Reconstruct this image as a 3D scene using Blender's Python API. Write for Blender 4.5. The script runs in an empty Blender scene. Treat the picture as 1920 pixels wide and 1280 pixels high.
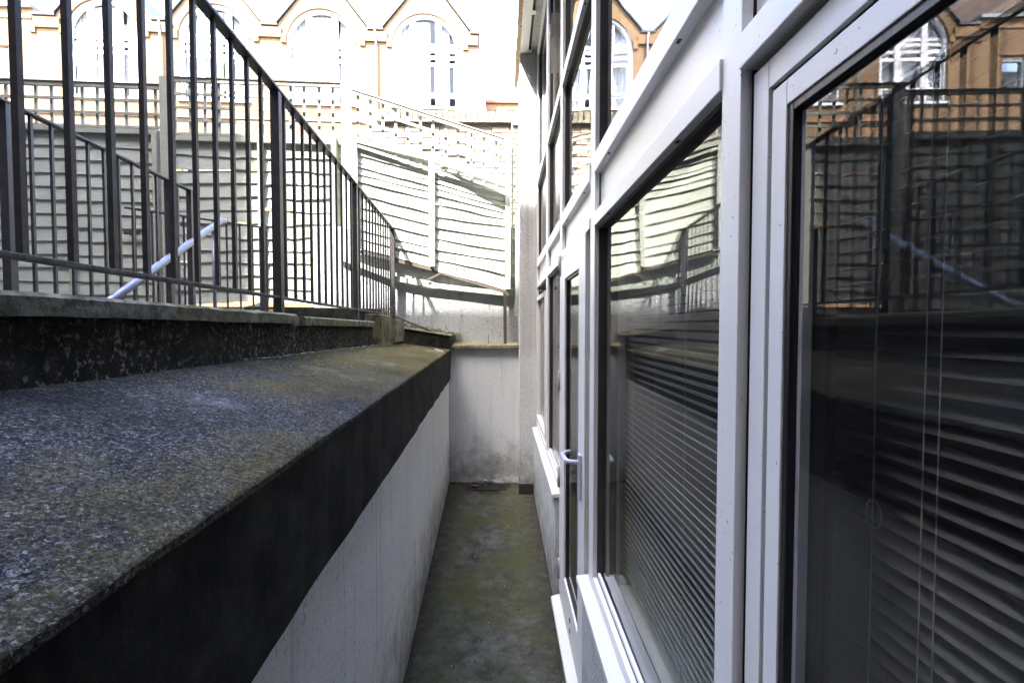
import bpy, bmesh, math, random
from mathutils import Vector, Matrix
from mathutils import noise as mnoise
R = math.radians
rnd = random.Random(7)
S = bpy.context.scene
C = S.collection

# ------------------------------------------------------------------ camera, sky, sun, exposure
cam_data = bpy.data.cameras.new('camera')
cam_data.sensor_width = 36; cam_data.lens = 900/1920*36
cam_data.clip_start = 0.02; cam_data.clip_end = 2000
cam = bpy.data.objects.new('camera', cam_data); C.objects.link(cam)
cam.location = (0, 0, 1.6)
cam.rotation_euler = (R(90-1.909), 0, -R(1.209))
S.camera = cam

SUN = Vector((0.86, 1.0, -1.83)).normalized()          # the way the sunlight travels
elev = math.asin(-SUN.z)
w = bpy.data.worlds.new('World'); S.world = w; w.use_nodes = True
nt = w.node_tree
bg = nt.nodes['Background']
sky = nt.nodes.new('ShaderNodeTexSky'); sky.sky_type = 'NISHITA'; sky.sun_disc = False
sky.sun_elevation = elev; sky.sun_rotation = math.atan2(-SUN.x, -SUN.y)
sky.altitude = 20; sky.air_density = 1.0; sky.dust_density = 3.0; sky.ozone_density = 1.0
nt.links.new(sky.outputs[0], bg.inputs[0]); bg.inputs[1].default_value = 0.15
sun = bpy.data.lights.new('sun', 'SUN'); sun.energy = 2.0; sun.angle = R(0.53); sun.color = (1, .97, .92)
so = bpy.data.objects.new('sun', sun); C.objects.link(so)
so.rotation_euler = SUN.to_track_quat('-Z', 'Y').to_euler()
S.view_settings.view_transform = 'Standard'; S.view_settings.look = 'None'
S.view_settings.exposure = 4.3; S.view_settings.gamma = 1
S.view_settings.use_curve_mapping = False
try:
    S.cycles.max_bounces = 10; S.cycles.transparent_max_bounces = 16
    S.cycles.caustics_reflective = False; S.cycles.caustics_refractive = False
except Exception: pass

# ------------------------------------------------------------------ material helpers
class NT:
    def __init__(s, name):
        s.m = bpy.data.materials.new(name); s.m.use_nodes = True
        s.t = s.m.node_tree; s.b = s.t.nodes['Principled BSDF']
        s.geo = s.t.nodes.new('ShaderNodeNewGeometry')
        s.pos = s.geo.outputs['Position']
    def n(s, kind, **k):
        x = s.t.nodes.new(kind)
        for a, v in k.items(): setattr(x, a, v)
        return x
    def l(s, a, b): s.t.links.new(a, b)
    def mapping(s, scale, vec=None, loc=(0,0,0)):
        m = s.n('ShaderNodeMapping'); m.inputs['Scale'].default_value = scale; m.inputs['Location'].default_value = loc
        s.l(vec or s.pos, m.inputs['Vector']); return m.outputs[0]
    def noise(s, scale, detail=4, rough=.6, vec=None, dist=0):
        x = s.n('ShaderNodeTexNoise'); x.inputs['Scale'].default_value = scale
        x.inputs['Detail'].default_value = detail; x.inputs['Roughness'].default_value = rough
        x.inputs['Distortion'].default_value = dist
        s.l(vec or s.pos, x.inputs['Vector']); return x.outputs['Fac']
    def ramp(s, fac, a, b, ca=0., cb=1.):
        x = s.n('ShaderNodeMapRange'); x.clamp = True
        x.inputs[1].default_value = a; x.inputs[2].default_value = b
        x.inputs[3].default_value = ca; x.inputs[4].default_value = cb
        s.l(fac, x.inputs[0]); return x.outputs[0]
    def math(s, op, a, b):
        x = s.n('ShaderNodeMath', operation=op)
        for i, v in enumerate((a, b)):
            if isinstance(v, (int, float)): x.inputs[i].default_value = v
            else: s.l(v, x.inputs[i])
        return x.outputs[0]
    def mix(s, fac, a, b):
        x = s.n('ShaderNodeMix', data_type='RGBA')
        for i, v in ((0, fac), (6, a), (7, b)):
            if isinstance(v, (int, float)): x.inputs[i].default_value = v
            elif isinstance(v, tuple): x.inputs[i].default_value = (*v, 1)
            else: s.l(v, x.inputs[i])
        return x.outputs[2]
    def sep(s):
        x = s.n('ShaderNodeSeparateXYZ'); s.l(s.pos, x.inputs[0]); return x.outputs
    def color(s, c):
        if isinstance(c, tuple): s.b.inputs['Base Color'].default_value = (*c, 1)
        else: s.l(c, s.b.inputs['Base Color'])
    def rough(s, r):
        if isinstance(r, (int, float)): s.b.inputs['Roughness'].default_value = r
        else: s.l(r, s.b.inputs['Roughness'])
    def bump(s, h, strength=.5, dist=.01):
        x = s.n('ShaderNodeBump'); x.inputs['Strength'].default_value = strength; x.inputs['Distance'].default_value = dist
        s.l(h, x.inputs['Height']); s.l(x.outputs[0], s.b.inputs['Normal']); return x

M = {}
def simple(name, col, rough=.6, nscale=30, var=.12, bump=0, metal=0):
    k = NT(name)
    f = k.noise(nscale, 5)
    c2 = tuple(max(0, x*(1-var)) for x in col); c3 = tuple(min(1, x*(1+var)) for x in col)
    k.color(k.mix(k.ramp(f, .3, .7), c2, c3)); k.rough(rough)
    k.b.inputs['Metallic'].default_value = metal
    if bump: k.bump(f, .5, bump)
    M[name] = k.m; return k

def render_mat(name, base, dirt, floor_grime=True, fine=150, streak=.35, top_z=None):
    k = NT(name)
    n1 = k.noise(fine, 6, .75); n2 = k.noise(2.2, 5, .6); x, y, z = k.sep()
    st = k.noise(1, 5, .75, k.mapping((14, 14, .35)))
    c = k.mix(k.ramp(n2, .35, .75, 0, .35), base, tuple(b*.75 for b in base))
    c = k.mix(k.ramp(st, .56, .72, 0, streak), c, dirt)
    ln = k.noise(1, 4, .6, k.mapping((34, 34, .22))); c = k.mix(k.ramp(ln, .62, .67, 0, .45 if name == 'render_retaining' else .12), c, dirt)
    c = k.mix(k.ramp(n1, .58, .36, 0, .3), c, tuple(b*.45 for b in base))
    sp = k.noise(fine*.5, 4, .6)
    c = k.mix(k.ramp(sp, .58, .66, 0, .6), c, dirt)
    if floor_grime:
        g = k.math('ADD', k.ramp(z, 0, .6, 1, 0), k.math('MULTIPLY', k.math('SUBTRACT', k.noise(7, 6, .75), .5), 1.9))
        c = k.mix(k.ramp(g, .25, 1.15, 0, .85), c, (.10, .098, .07))
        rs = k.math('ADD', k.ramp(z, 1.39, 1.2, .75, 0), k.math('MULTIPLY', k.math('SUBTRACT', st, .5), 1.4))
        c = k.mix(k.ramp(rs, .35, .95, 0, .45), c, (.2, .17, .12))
    k.color(c); k.rough(.9)
    k.bump(k.math('ADD', n1, k.math('MULTIPLY', k.noise(fine*.35, 3), .8)), .6 if name == 'render_retaining' else 1, .010)
    M[name] = k.m
render_mat('render_white', (.66, .69, .70), (.25, .23, .2))
render_mat('render_retaining', (.86, .86, .85), (.26, .24, .22), streak=.5)
render_mat('render_rough', (.47, .49, .49), (.12, .115, .10), floor_grime=False, fine=70)
render_mat('render_pillar', (.62, .65, .67), (.3, .28, .27), fine=120, streak=.15)

def upvc(name, base=(.80, .785, .775), rough=.22, dirty=.35):
    k = NT(name)
    n = k.noise(6, 4); sp = k.noise(140, 2, .5); fine = k.noise(45, 5, .7)
    c = k.mix(k.ramp(n, .4, .8, 0, .12), base, tuple(b*.85 for b in base))
    c = k.mix(k.ramp(sp, .72, .76, 0, .8), c, (.12, .1, .09))
    c = k.mix(k.ramp(fine, .6, 1.0, 0, dirty*.3), c, (.36, .34, .3))
    k.color(c); k.rough(rough+.14)
    M[name] = k.m
upvc('frame_white'); upvc('panel_white', (.76, .75, .73), .16, .15); upvc('sill_white', (.62, .61, .58), .35, .6)
simple('gasket_dark', (.018, .017, .02), .35, 60, .3)
simple('reveal_dark', (.05, .045, .045), .35, 20, .3)
simple('interior_beige', (.34, .32, .27), .7)
simple('interior_wall', (.22, .21, .19), .9, 2)
simple('interior_floor', (.05, .05, .055), .9, 8)
simple('blind_grey', (.62, .63, .64), .45, 8, .1)
simple('blind_dark', (.2, .195, .18), .5, 8, .1)
simple('cord', (.55, .56, .6), .6)
simple('gully_iron', (.012, .011, .010), .7, 60, .4)
simple('handle_grey', (.48, .5, .56), .3, 40, .05)
simple('aluminium', (.17, .175, .22), .35, 30, .06, metal=.4)
simple('hinge_grey', (.3, .3, .32), .45)
simple('black_paint', (.008, .008, .009), .5)

def rail_mat():
    k = NT('rail_paint')
    n = k.noise(25, 5, .7); m2 = k.noise(160, 3, .6)
    c = k.mix(k.ramp(n, .45, .75, 0, 1), (.034, .029, .034), (.062, .054, .056))
    c = k.mix(k.ramp(m2, .68, .74, 0, .8), c, (.12, .07, .05))
    k.color(c); k.rough(.45); k.bump(m2, .5, .0015); M['rail_paint'] = k.m
    k = NT('rail_mossy')
    n = k.noise(35, 5, .7)
    k.color(k.mix(k.ramp(n, .4, .65, 0, 1), (.06, .055, .05), (.13, .13, .1))); k.rough(.8); k.bump(n, .6, .003); M['rail_mossy'] = k.m
rail_mat()

def slab_mat():
    k = NT('mineral_felt')
    x, y, z = k.sep()
    sp = k.noise(150, 4, .85); sp2 = k.noise(60, 4, .7); big = k.noise(1.6, 6, .62, k.mapping((1.5, .8, 1)))
    vo = k.n('ShaderNodeTexVoronoi'); vo.inputs['Scale'].default_value = 330
    wn = k.n('ShaderNodeTexNoise'); wn.inputs['Scale'].default_value = 260; wn.inputs['Detail'].default_value = 3; k.l(k.pos, wn.inputs['Vector'])
    wm = k.n('ShaderNodeVectorMath', operation='MULTIPLY_ADD'); k.l(wn.outputs['Color'], wm.inputs[0]); wm.inputs[1].default_value = (.012, .012, .012); k.l(k.pos, wm.inputs[2])
    k.l(wm.outputs[0], vo.inputs['Vector'])
    vs_ = k.n('ShaderNodeSeparateColor'); k.l(vo.outputs['Color'], vs_.inputs[0])
    gr = k.math('MULTIPLY', vs_.outputs[0], vs_.outputs[0])
    gr = k.math('MULTIPLY', gr, k.ramp(sp2, .35, .65, .45, 1.2))
    gr = k.math('MULTIPLY', gr, k.ramp(sp, .35, .62, .25, 1.25))
    c = k.mix(gr, (.014, .014, .016), (.25, .25, .275))
    # worn pale grit
    c = k.mix(k.ramp(vs_.outputs[1], .93, .96, 0, .8), c, (.42, .42, .45))
    moss = k.math('ADD', k.ramp(y, 1.5, 3.0, 0, 1.0), k.ramp(big, .42, .6, 0, .7))
    moss = k.math('MULTIPLY', moss, k.ramp(sp2, .35, .6, .3, 1))
    c = k.mix(k.ramp(moss, .12, .8, 0, .85), c, k.mix(k.ramp(sp, .4, .6), (.045, .038, .010), (.17, .135, .025)))
    pale = k.noise(2.6, 4, .6, k.mapping((1.4, .9, 1), loc=(.55, 3.2, 0)))
    c = k.mix(k.math('MULTIPLY', k.ramp(pale, .6, .72, 0, .35), k.ramp(sp2, .35, .55)), c, (.4, .42, .48))
    bl = k.noise(3.3, 5, .6, k.mapping((1, .7, 1), loc=(8, 2, 0)))
    c = k.mix(k.ramp(bl, .5, .68, 0, .6), c, (.02, .02, .02))
    bl2 = k.noise(5, 5, .7, k.mapping((1, .5, 1), loc=(1, 9, 0)))
    c = k.mix(k.math('MULTIPLY', k.ramp(bl2, .5, .62, 0, .6), k.ramp(sp, .4, .6)), c, (.19, .165, .07))
    c = k.mix(.22, c, (.0, .0, .0)); k.color(c); k.rough(.95); k.b.inputs['Specular IOR Level'].default_value = .12; k.bump(k.math('ADD', sp, k.math('MULTIPLY', sp2, .8)), .9, .006)
    M['mineral_felt'] = k.m
    k = NT('bitumen')
    n = k.noise(9, 6, .7); f = k.noise(120, 4, .7)
    c = k.mix(k.ramp(n, .4, .7), (.009, .009, .0085), (.045, .045, .038))
    c = k.mix(k.ramp(f, .6, .72, 0, .35), c, (.07, .072, .066))
    dr = k.noise(1, 4, .7, k.mapping((9, 9, .8))); c = k.mix(k.ramp(dr, .52, .7, 0, .5), c, (.045, .046, .038))
    k.color(c); k.rough(.85); k.b.inputs['Specular IOR Level'].default_value = .12; k.bump(k.math('ADD', n, k.math('MULTIPLY', f, .3)), .6, .008); M['bitumen'] = k.m
    k = NT('old_bitumen_wall')
    n = k.noise(14, 6, .7); f = k.noise(60, 5, .75); b = k.noise(2.5, 4)
    x, y, z = k.sep()
    c = k.mix(k.ramp(n, .4, .7), (.010, .010, .009), (.045, .043, .034))
    g = k.math('MULTIPLY', k.ramp(z, 1.66, 1.5, .2, 1), k.ramp(b, .32, .55))
    c = k.mix(k.math('MULTIPLY', k.ramp(f, .55, .6), g), c, (.3, .28, .25))
    k.color(c); k.rough(.9); k.b.inputs['Specular IOR Level'].default_value = .15; k.bump(k.math('ADD', n, f), .9, .01); M['old_bitumen_wall'] = k.m
slab_mat()

def mossy_concrete(name, base, moss, amt=.5, sc=18):
    k = NT(name)
    n = k.noise(sc, 6, .75); f = k.noise(130, 4, .7); b = k.noise(4, 4)
    c = k.mix(k.ramp(n, .43, .6), tuple(v*.18 for v in base), base)
    c = k.mix(k.ramp(b, .4, .65, 0, amt), c, moss)
    c = k.mix(k.ramp(f, .64, .7, 0, .5), c, (.03, .028, .02))
    k.color(c); k.rough(.9); k.bump(k.math('ADD', n, k.math('MULTIPLY', f, .5)), 1, .008); M[name] = k.m
mossy_concrete('coping_concrete', (.24, .22, .17), (.16, .15, .05), .85)
mossy_concrete('pier_concrete', (.27, .23, .15), (.12, .11, .035), .7, 8)
mossy_concrete('ledge_concrete', (.3, .28, .2), (.25, .22, .06), .9, 14)
mossy_concrete('terrace_concrete', (.2, .19, .17), (.1, .1, .06), .5, 6)

def floor_mat():
    k = NT('damp_concrete')
    x, y, z = k.sep()
    big = k.noise(2.4, 6, .65); mid = k.noise(9, 6, .75); f = k.noise(90, 4, .7); sp = k.noise(45, 2, .5)
    c = k.mix(k.ramp(mid, .35, .65), (.022, .022, .016), (.115, .113, .095))
    m = k.math('MULTIPLY', k.ramp(big, .4, .6), k.ramp(y, 1.6, 2.6, .25, 1))
    c = k.mix(k.math('MULTIPLY', m, .8), c, (.055, .06, .016))
    pale = k.noise(5, 6, .7, k.mapping((1, .8, 1), loc=(3, 1, 0)))
    c = k.mix(k.ramp(pale, .55, .7, 0, .45), c, (.14, .14, .13))
    c = k.mix(k.ramp(f, .54, .64, 0, .65), c, (.02, .02, .014))
    c = k.mix(k.ramp(sp, .74, .77, 0, .8), c, (.5, .5, .48))
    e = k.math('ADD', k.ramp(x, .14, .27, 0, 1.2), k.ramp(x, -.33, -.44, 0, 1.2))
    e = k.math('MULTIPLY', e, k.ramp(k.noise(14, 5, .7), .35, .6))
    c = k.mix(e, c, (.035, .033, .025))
    d = k.n('ShaderNodeVectorMath', operation='DISTANCE'); k.l(k.pos, d.inputs[0]); d.inputs[1].default_value = (-.15, 4.75, 0)
    dd = k.math('ADD', k.ramp(d.outputs['Value'], .05, .34, 1, 0), k.math('MULTIPLY', k.math('SUBTRACT', k.noise(11, 4), .5), 1.2))
    c = k.mix(k.ramp(dd, .25, .55, 0, .95), c, (.014, .013, .010))
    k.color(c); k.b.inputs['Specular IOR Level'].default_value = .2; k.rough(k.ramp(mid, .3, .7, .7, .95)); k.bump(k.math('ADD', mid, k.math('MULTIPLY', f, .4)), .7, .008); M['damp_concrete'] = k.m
floor_mat()

def wood(name, base, var=.25):
    k = NT(name)
    oi = k.n('ShaderNodeObjectInfo')
    g = k.noise(1, 6, .7, k.mapping((5, 5, 90))); n = k.noise(4, 4)
    c = k.mix(k.ramp(g, .35, .7), base, tuple(v*(1-var) for v in base))
    c = k.mix(k.ramp(n, .45, .7, 0, .4), c, tuple(v*.8 for v in base))
    c = k.mix(k.ramp(oi.outputs['Random'], 0, 1, 0, .3), c, (base[0]*.7, base[1]*.74, base[2]*.68))
    knot = k.noise(7, 2, .4); c = k.mix(k.ramp(knot, .72, .78, 0, .6), c, (.14, .11, .08))
    k.color(c); k.rough(.8); k.bump(g, .6, .003); M[name] = k.m
wood('fence_paint', (.37, .38, .32)); wood('panel_paint', (.5, .52, .44)); wood('trellis_paint', (.33, .325, .265))
wood('pale_timber', (.56, .58, .5)); wood('rotten_timber', (.095, .072, .052), .5); wood('green_board', (.36, .39, .33))

def brick_mat(name, c1, c2, mortar, scale=1., bw=.225, bh=.075, axis='xz'):
    k = NT(name)
    s = k.n('ShaderNodeSeparateXYZ'); k.l(k.pos, s.inputs[0])
    cb = k.n('ShaderNodeCombineXYZ'); k.l(s.outputs[0 if axis == 'xz' else 1], cb.inputs[0]); k.l(s.outputs[2], cb.inputs[1])
    b = k.n('ShaderNodeTexBrick'); k.l(cb.outputs[0], b.inputs['Vector'])
    b.inputs['Color1'].default_value = (*c1, 1); b.inputs['Color2'].default_value = (*c2, 1); b.inputs['Mortar'].default_value = (*mortar, 1)
    b.inputs['Scale'].default_value = scale; b.inputs['Mortar Size'].default_value = .009
    b.inputs['Brick Width'].default_value = bw; b.inputs['Row Height'].default_value = bh
    n = k.noise(1.2, 5)
    k.color(k.mix(k.ramp(n, .4, .7, 0, .3), b.outputs['Color'], tuple(v*.7 for v in c1)))
    k.rough(.9); k.bump(b.outputs['Fac'], -.4, .01); M[name] = k.m
brick_mat('yellow_brick', (.205, .118, .05), (.245, .142, .064), (.11, .08, .05))
brick_mat('orange_brick', (.29, .13, .06), (.33, .16, .08), (.24, .17, .12))
brick_mat('brown_brick', (.10, .075, .06), (.13, .095, .07), (.10, .09, .08), axis='yz')
brick_mat('brown_brick_back', (.14, .10, .075), (.17, .12, .09), (.12, .11, .10))
brick_mat('roof_tiles', (.10, .065, .05), (.13, .09, .07), (.035, .025, .02), bw=.2, bh=.16)
def rbrick():
    k = NT('garden_brick'); oi = k.n('ShaderNodeObjectInfo'); n = k.noise(30, 5, .7)
    c = k.mix(oi.outputs['Random'], (.40, .27, .19), (.52, .40, .30))
    c = k.mix(k.ramp(n, .5, .75, 0, .6), c, (.24, .2, .16)); k.color(c); k.rough(.9); k.bump(n, .7, .006); M['garden_brick'] = k.m
rbrick()
simple('mortar', (.30, .26, .21), .95, 40, .2, .004)
mossy_concrete('coping_brick', (.38, .34, .26), (.25, .22, .14), .6, 25)
simple('roof_lead', (.26, .27, .3), .6, 6)
simple('roof_edge_dark', (.035, .04, .045), .6, 6)
simple('white_frame_far', (.78, .78, .78), .4, 3, .05)
simple('curtain', (.7, .71, .74), .9, 3, .08)
simple('room_dark', (.3, .31, .34), .8, 2)
simple('shade_brick', (.07, .035, .028), .9, 20)  # red brick with the shade at the fence foot put into its colour
simple('red_tile', (.3, .1, .06), .8, 20)
simple('tan_tile', (.42, .32, .2), .85, 60, .3, .004)
simple('dirt', (.028, .023, .015), .95, 90, .4, .006)
simple('leaf_green', (.09, .13, .035), .6, 40, .3)
simple('twig', (.11, .08, .05), .9, 60, .2)
simple('red_rag', (.09, .035, .03), .9, 60, .3)
simple('plastic_grey', (.2, .2, .23), .4)
simple('ground_earth', (.12, .11, .09), .95, 3, .3)

def glass_mat(name, wave, wscale, ior=1.8, tint=(.965, .968, .962), dust=.012):
    m = bpy.data.materials.new(name); m.use_nodes = True; t = m.node_tree
    for n in list(t.nodes): t.nodes.remove(n)
    o = t.nodes.new('ShaderNodeOutputMaterial'); g = t.nodes.new('ShaderNodeBsdfGlossy'); g.inputs['Roughness'].default_value = 0.0
    tr = t.nodes.new('ShaderNodeBsdfTransparent'); tr.inputs[0].default_value = (*tint, 1)
    df = t.nodes.new('ShaderNodeBsdfDiffuse'); df.inputs[0].default_value = (.5, .5, .5, 1)
    fr = t.nodes.new('ShaderNodeFresnel'); fr.inputs[0].default_value = ior
    geo = t.nodes.new('ShaderNodeNewGeometry'); inv = t.nodes.new('ShaderNodeMath'); inv.operation = 'SUBTRACT'; inv.inputs[0].default_value = 1
    t.links.new(geo.outputs['Backfacing'], inv.inputs[1])
    mu = t.nodes.new('ShaderNodeMath'); mu.operation = 'MULTIPLY'
    t.links.new(fr.outputs[0], mu.inputs[0]); t.links.new(inv.outputs[0], mu.inputs[1])
    no = t.nodes.new('ShaderNodeTexNoise'); no.inputs['Scale'].default_value = wscale; no.inputs['Detail'].default_value = 1
    bp = t.nodes.new('ShaderNodeBump'); bp.inputs['Distance'].default_value = wave; bp.inputs['Strength'].default_value = 1
    t.links.new(geo.outputs['Position'], no.inputs['Vector']); t.links.new(no.outputs['Fac'], bp.inputs['Height']); t.links.new(bp.outputs[0], g.inputs['Normal'])
    mx = t.nodes.new('ShaderNodeMixShader'); t.links.new(mu.outputs[0], mx.inputs[0])
    dn = t.nodes.new('ShaderNodeTexNoise'); dn.inputs['Scale'].default_value = 140; dn.inputs['Detail'].default_value = 4
    t.links.new(geo.outputs['Position'], dn.inputs['Vector'])
    dm = t.nodes.new('ShaderNodeMapRange'); dm.inputs[1].default_value = .5; dm.inputs[2].default_value = .9; dm.inputs[3].default_value = dust*.25; dm.inputs[4].default_value = dust*3
    t.links.new(dn.outputs['Fac'], dm.inputs[0])
    m2 = t.nodes.new('ShaderNodeMixShader'); t.links.new(dm.outputs[0], m2.inputs[0]); t.links.new(tr.outputs[0], m2.inputs[1]); t.links.new(df.outputs[0], m2.inputs[2])
    t.links.new(m2.outputs[0], mx.inputs[1]); t.links.new(g.outputs[0], mx.inputs[2]); t.links.new(mx.outputs[0], o.inputs[0])
    M[name] = m
glass_mat('glass', .0016, 2.6)
glass_mat('glass_inner', .0010, 3.1, 1.6, dust=.0)
glass_mat('glass_flat', .0003, 1.6)
glass_mat('glass_inner_flat', .0004, 1.9, 1.6, dust=0)
glass_mat('glass_far', .002, .6, 1.5, dust=0)

# ------------------------------------------------------------------ object helpers
def tag(o, label=None, cat=None, group=None, kind=None):
    if label: o['label'] = label
    if cat: o['category'] = cat
    if group: o['group'] = group
    if kind: o['kind'] = kind
    return o
def thing(name, label, cat, loc=(0,0,0), rz=0, group=None):
    o = bpy.data.objects.new(name, None); C.objects.link(o); o.empty_display_size = .1
    o.location = loc; o.rotation_euler = (0, 0, rz)
    return tag(o, label, cat, group)
def link(name, me, mat, parent=None, smooth=False):
    me.materials.clear(); me.materials.append(M[mat] if isinstance(mat, str) else mat)
    if smooth:
        for p in me.polygons: p.use_smooth = True
    o = bpy.data.objects.new(name, me); C.objects.link(o)
    if parent: o.parent = parent
    return o
class MB:
    def __init__(s): s.v = []; s.f = []
    def box(s, a, b, rot=None, c=None):
        x0, x1 = sorted((a[0], b[0])); y0, y1 = sorted((a[1], b[1])); z0, z1 = sorted((a[2], b[2]))
        vs = [Vector(p) for p in ((x0,y0,z0),(x1,y0,z0),(x1,y1,z0),(x0,y1,z0),(x0,y0,z1),(x1,y0,z1),(x1,y1,z1),(x0,y1,z1))]
        if rot:
            cc = Vector(c) if c else sum(vs, Vector())/8
            vs = [rot @ (v-cc)+cc for v in vs]
        n = len(s.v); s.v += vs
        s.f += [tuple(n+i for i in q) for q in ((0,3,2,1),(4,5,6,7),(0,1,5,4),(1,2,6,5),(2,3,7,6),(3,0,4,7))]
        return s
    def hexa(s, vs):
        n = len(s.v); s.v += [Vector(v) for v in vs]
        s.f += [tuple(n+i for i in q) for q in ((0,3,2,1),(4,5,6,7),(0,1,5,4),(1,2,6,5),(2,3,7,6),(3,0,4,7))]
        return s
    def bar(s, p, q, wd, ht, up=(0,0,1)):
        p = Vector(p); q = Vector(q); d = (q-p).normalized(); u = Vector(up)
        if abs(d.dot(u)) > .98: u = Vector((0,1,0))
        r = d.cross(u).normalized()*wd/2; u = r.cross(d).normalized()*ht/2
        return s.hexa([p-r-u, p+r-u, q+r-u, q-r-u, p-r+u, p+r+u, q+r+u, q-r+u])
    def tube(s, pts, rad, n=12, cap=True):
        pts = [Vector(p) for p in pts]; rad = rad if isinstance(rad, (list, tuple)) else [rad]*len(pts)
        base = len(s.v); pu = None
        for i, p in enumerate(pts):
            d = (pts[min(i+1, len(pts)-1)]-pts[max(i-1, 0)]).normalized()
            u = pu if pu is not None else (Vector((0,0,1)) if abs(d.z) < .9 else Vector((1,0,0)))
            r = d.cross(u).normalized(); u = r.cross(d).normalized(); pu = u
            for k in range(n):
                a = 2*math.pi*k/n; s.v.append(p+(r*math.cos(a)+u*math.sin(a))*rad[i])
        for i in range(len(pts)-1):
            for k in range(n):
                k2 = (k+1) % n
                s.f.append((base+i*n+k, base+i*n+k2, base+(i+1)*n+k2, base+(i+1)*n+k))
        if cap:
            s.f.append(tuple(base+k for k in reversed(range(n)))); e = base+(len(pts)-1)*n; s.f.append(tuple(e+k for k in range(n)))
        return s
    def mesh(s, name, bevel=0):
        me = bpy.data.meshes.new(name); me.from_pydata([tuple(v) for v in s.v], [], s.f)
        bm = bmesh.new(); bm.from_mesh(me); bmesh.ops.recalc_face_normals(bm, faces=bm.faces)
        if bevel: bmesh.ops.bevel(bm, geom=[e for e in bm.edges], offset=bevel, segments=2, profile=.6, affect='EDGES', clamp_overlap=True)
        bm.to_mesh(me); bm.free(); me.update(); return me
    def build(s, name, mat, parent=None, bevel=0, smooth=False):
        return link(name, s.mesh(name, bevel), mat, parent, smooth)
def box(name, a, b, mat, parent=None, bevel=0):
    return MB().box(a, b).build(name, mat, parent, bevel)
def fill2d(name, outline, holes, thick, mat, parent=None, xf=None):
    """flat panel in local XZ (thickness along +Y) with holes cut out"""
    cu = bpy.data.curves.new(name, 'CURVE'); cu.dimensions = '2D'; cu.fill_mode = 'BOTH'; cu.extrude = thick/2
    for pts in [outline]+holes:
        sp = cu.splines.new('POLY'); sp.points.add(len(pts)-1)
        for i, (x, z) in enumerate(pts): sp.points[i].co = (x, z, 0, 1)
        sp.use_cyclic_u = True
    tmp = bpy.data.objects.new('tmp', cu); C.objects.link(tmp)
    dg = bpy.context.evaluated_depsgraph_get(); dg.update()
    me = bpy.data.meshes.new_from_object(tmp.evaluated_get(dg)); bpy.data.objects.remove(tmp); bpy.data.curves.remove(cu)
    mt = Matrix(((1,0,0,0),(0,0,1,thick/2),(0,1,0,0),(0,0,0,1)))
    me.transform(mt)
    bm = bmesh.new(); bm.from_mesh(me); bmesh.ops.remove_doubles(bm, verts=bm.verts, dist=1e-5); bmesh.ops.recalc_face_normals(bm, faces=bm.faces); bm.to_mesh(me); bm.free()
    return link(name, me, mat, parent)

# ================================================================== GROUND AND FLOORS
tag(box('ground', (-400, -400, -.25), (400, 400, -.05), 'ground_earth'), kind='structure')
tag(box('raised_ground', (-60, 5.42, -.04), (60, 60, 1.2), 'ground_earth'), kind='structure')
def grid(name, x0f, x1f, y0, y1, zf, nx, ny, mat, skirt=.1):
    vs = []; fs = []
    for j in range(ny+1):
        y = y0+(y1-y0)*j/ny
        for i in range(nx+1):
            u = i/nx; x = x0f(y)+(x1f(y)-x0f(y))*u; vs.append((x, y, zf(x, y, u)))
    for j in range(ny):
        for i in range(nx):
            a = j*(nx+1)+i; fs.append((a, a+1, a+nx+2, a+nx+1))
    n = len(vs)
    vs += [(v[0], v[1], v[2]-skirt) for v in vs]
    for j in range(ny):
        for i in range(nx):
            a = n+j*(nx+1)+i; fs.append((a, a+nx+1, a+nx+2, a+1))
    for i in range(nx):
        fs.append((i, n+i, n+i+1, i+1)); b = ny*(nx+1)+i; fs.append((b, b+1, n+b+1, n+b))
    for j in range(ny):
        a = j*(nx+1); c = a+nx+1; fs.append((a, c, n+c, n+a)); a += nx; c += nx; fs.append((a, n+a, n+c, c))
    me = bpy.data.meshes.new(name); me.from_pydata(vs, [], fs); me.update()
    return me
fl = link('path', grid('path', lambda y: -.62, lambda y: .33, -1.6, 4.9, lambda x, y, u: .004*mnoise.noise(Vector((x*6, y*6, 0))), 20, 90, 'x', .04), 'damp_concrete', None, True)
tag(fl, kind='structure')
tag(box('terrace', (-9, -1.6, -.04), (-.95, 5.1, 1.42), 'terrace_concrete'), kind='structure')

# ================================================================== RETAINING WALL AND FLAT LEDGE ROOF (left of the path)
edgeX = lambda y: -.353-.0330*y             # outer edge of the felt covered ledge
wallX = lambda y: -.790-.0533*y             # foot of the dwarf wall
rw = thing('retaining_wall', 'long white roughcast retaining wall under the black edged ledge, left of the path', 'wall', (-.4, 1.6, 0))
def off(o, e):                                # parent while keeping world coordinates
    o.parent = e; o.matrix_parent_inverse = Matrix.Translation(-Vector(e.location)) if not e.rotation_euler.z else (Matrix.Translation(e.location) @ Matrix.Rotation(e.rotation_euler.z, 4, 'Z')).inverted()
    return o
m = MB()
ys = [-1.6+i*.4 for i in range(17)]
m.hexa([(edgeX(-1.6)-.26, -1.6, -.03), (edgeX(-1.6)-.022, -1.6, -.03), (edgeX(4.83)-.022, 4.83, -.03), (edgeX(4.83)-.26, 4.83, -.03),
        (edgeX(-1.6)-.26, -1.6, 1.30), (edgeX(-1.6)-.022, -1.6, 1.30), (edgeX(4.83)-.022, 4.83, 1.30), (edgeX(4.83)-.26, 4.83, 1.30)])
off(m.build('wall_face', 'render_retaining'), rw)
m = MB()
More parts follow.
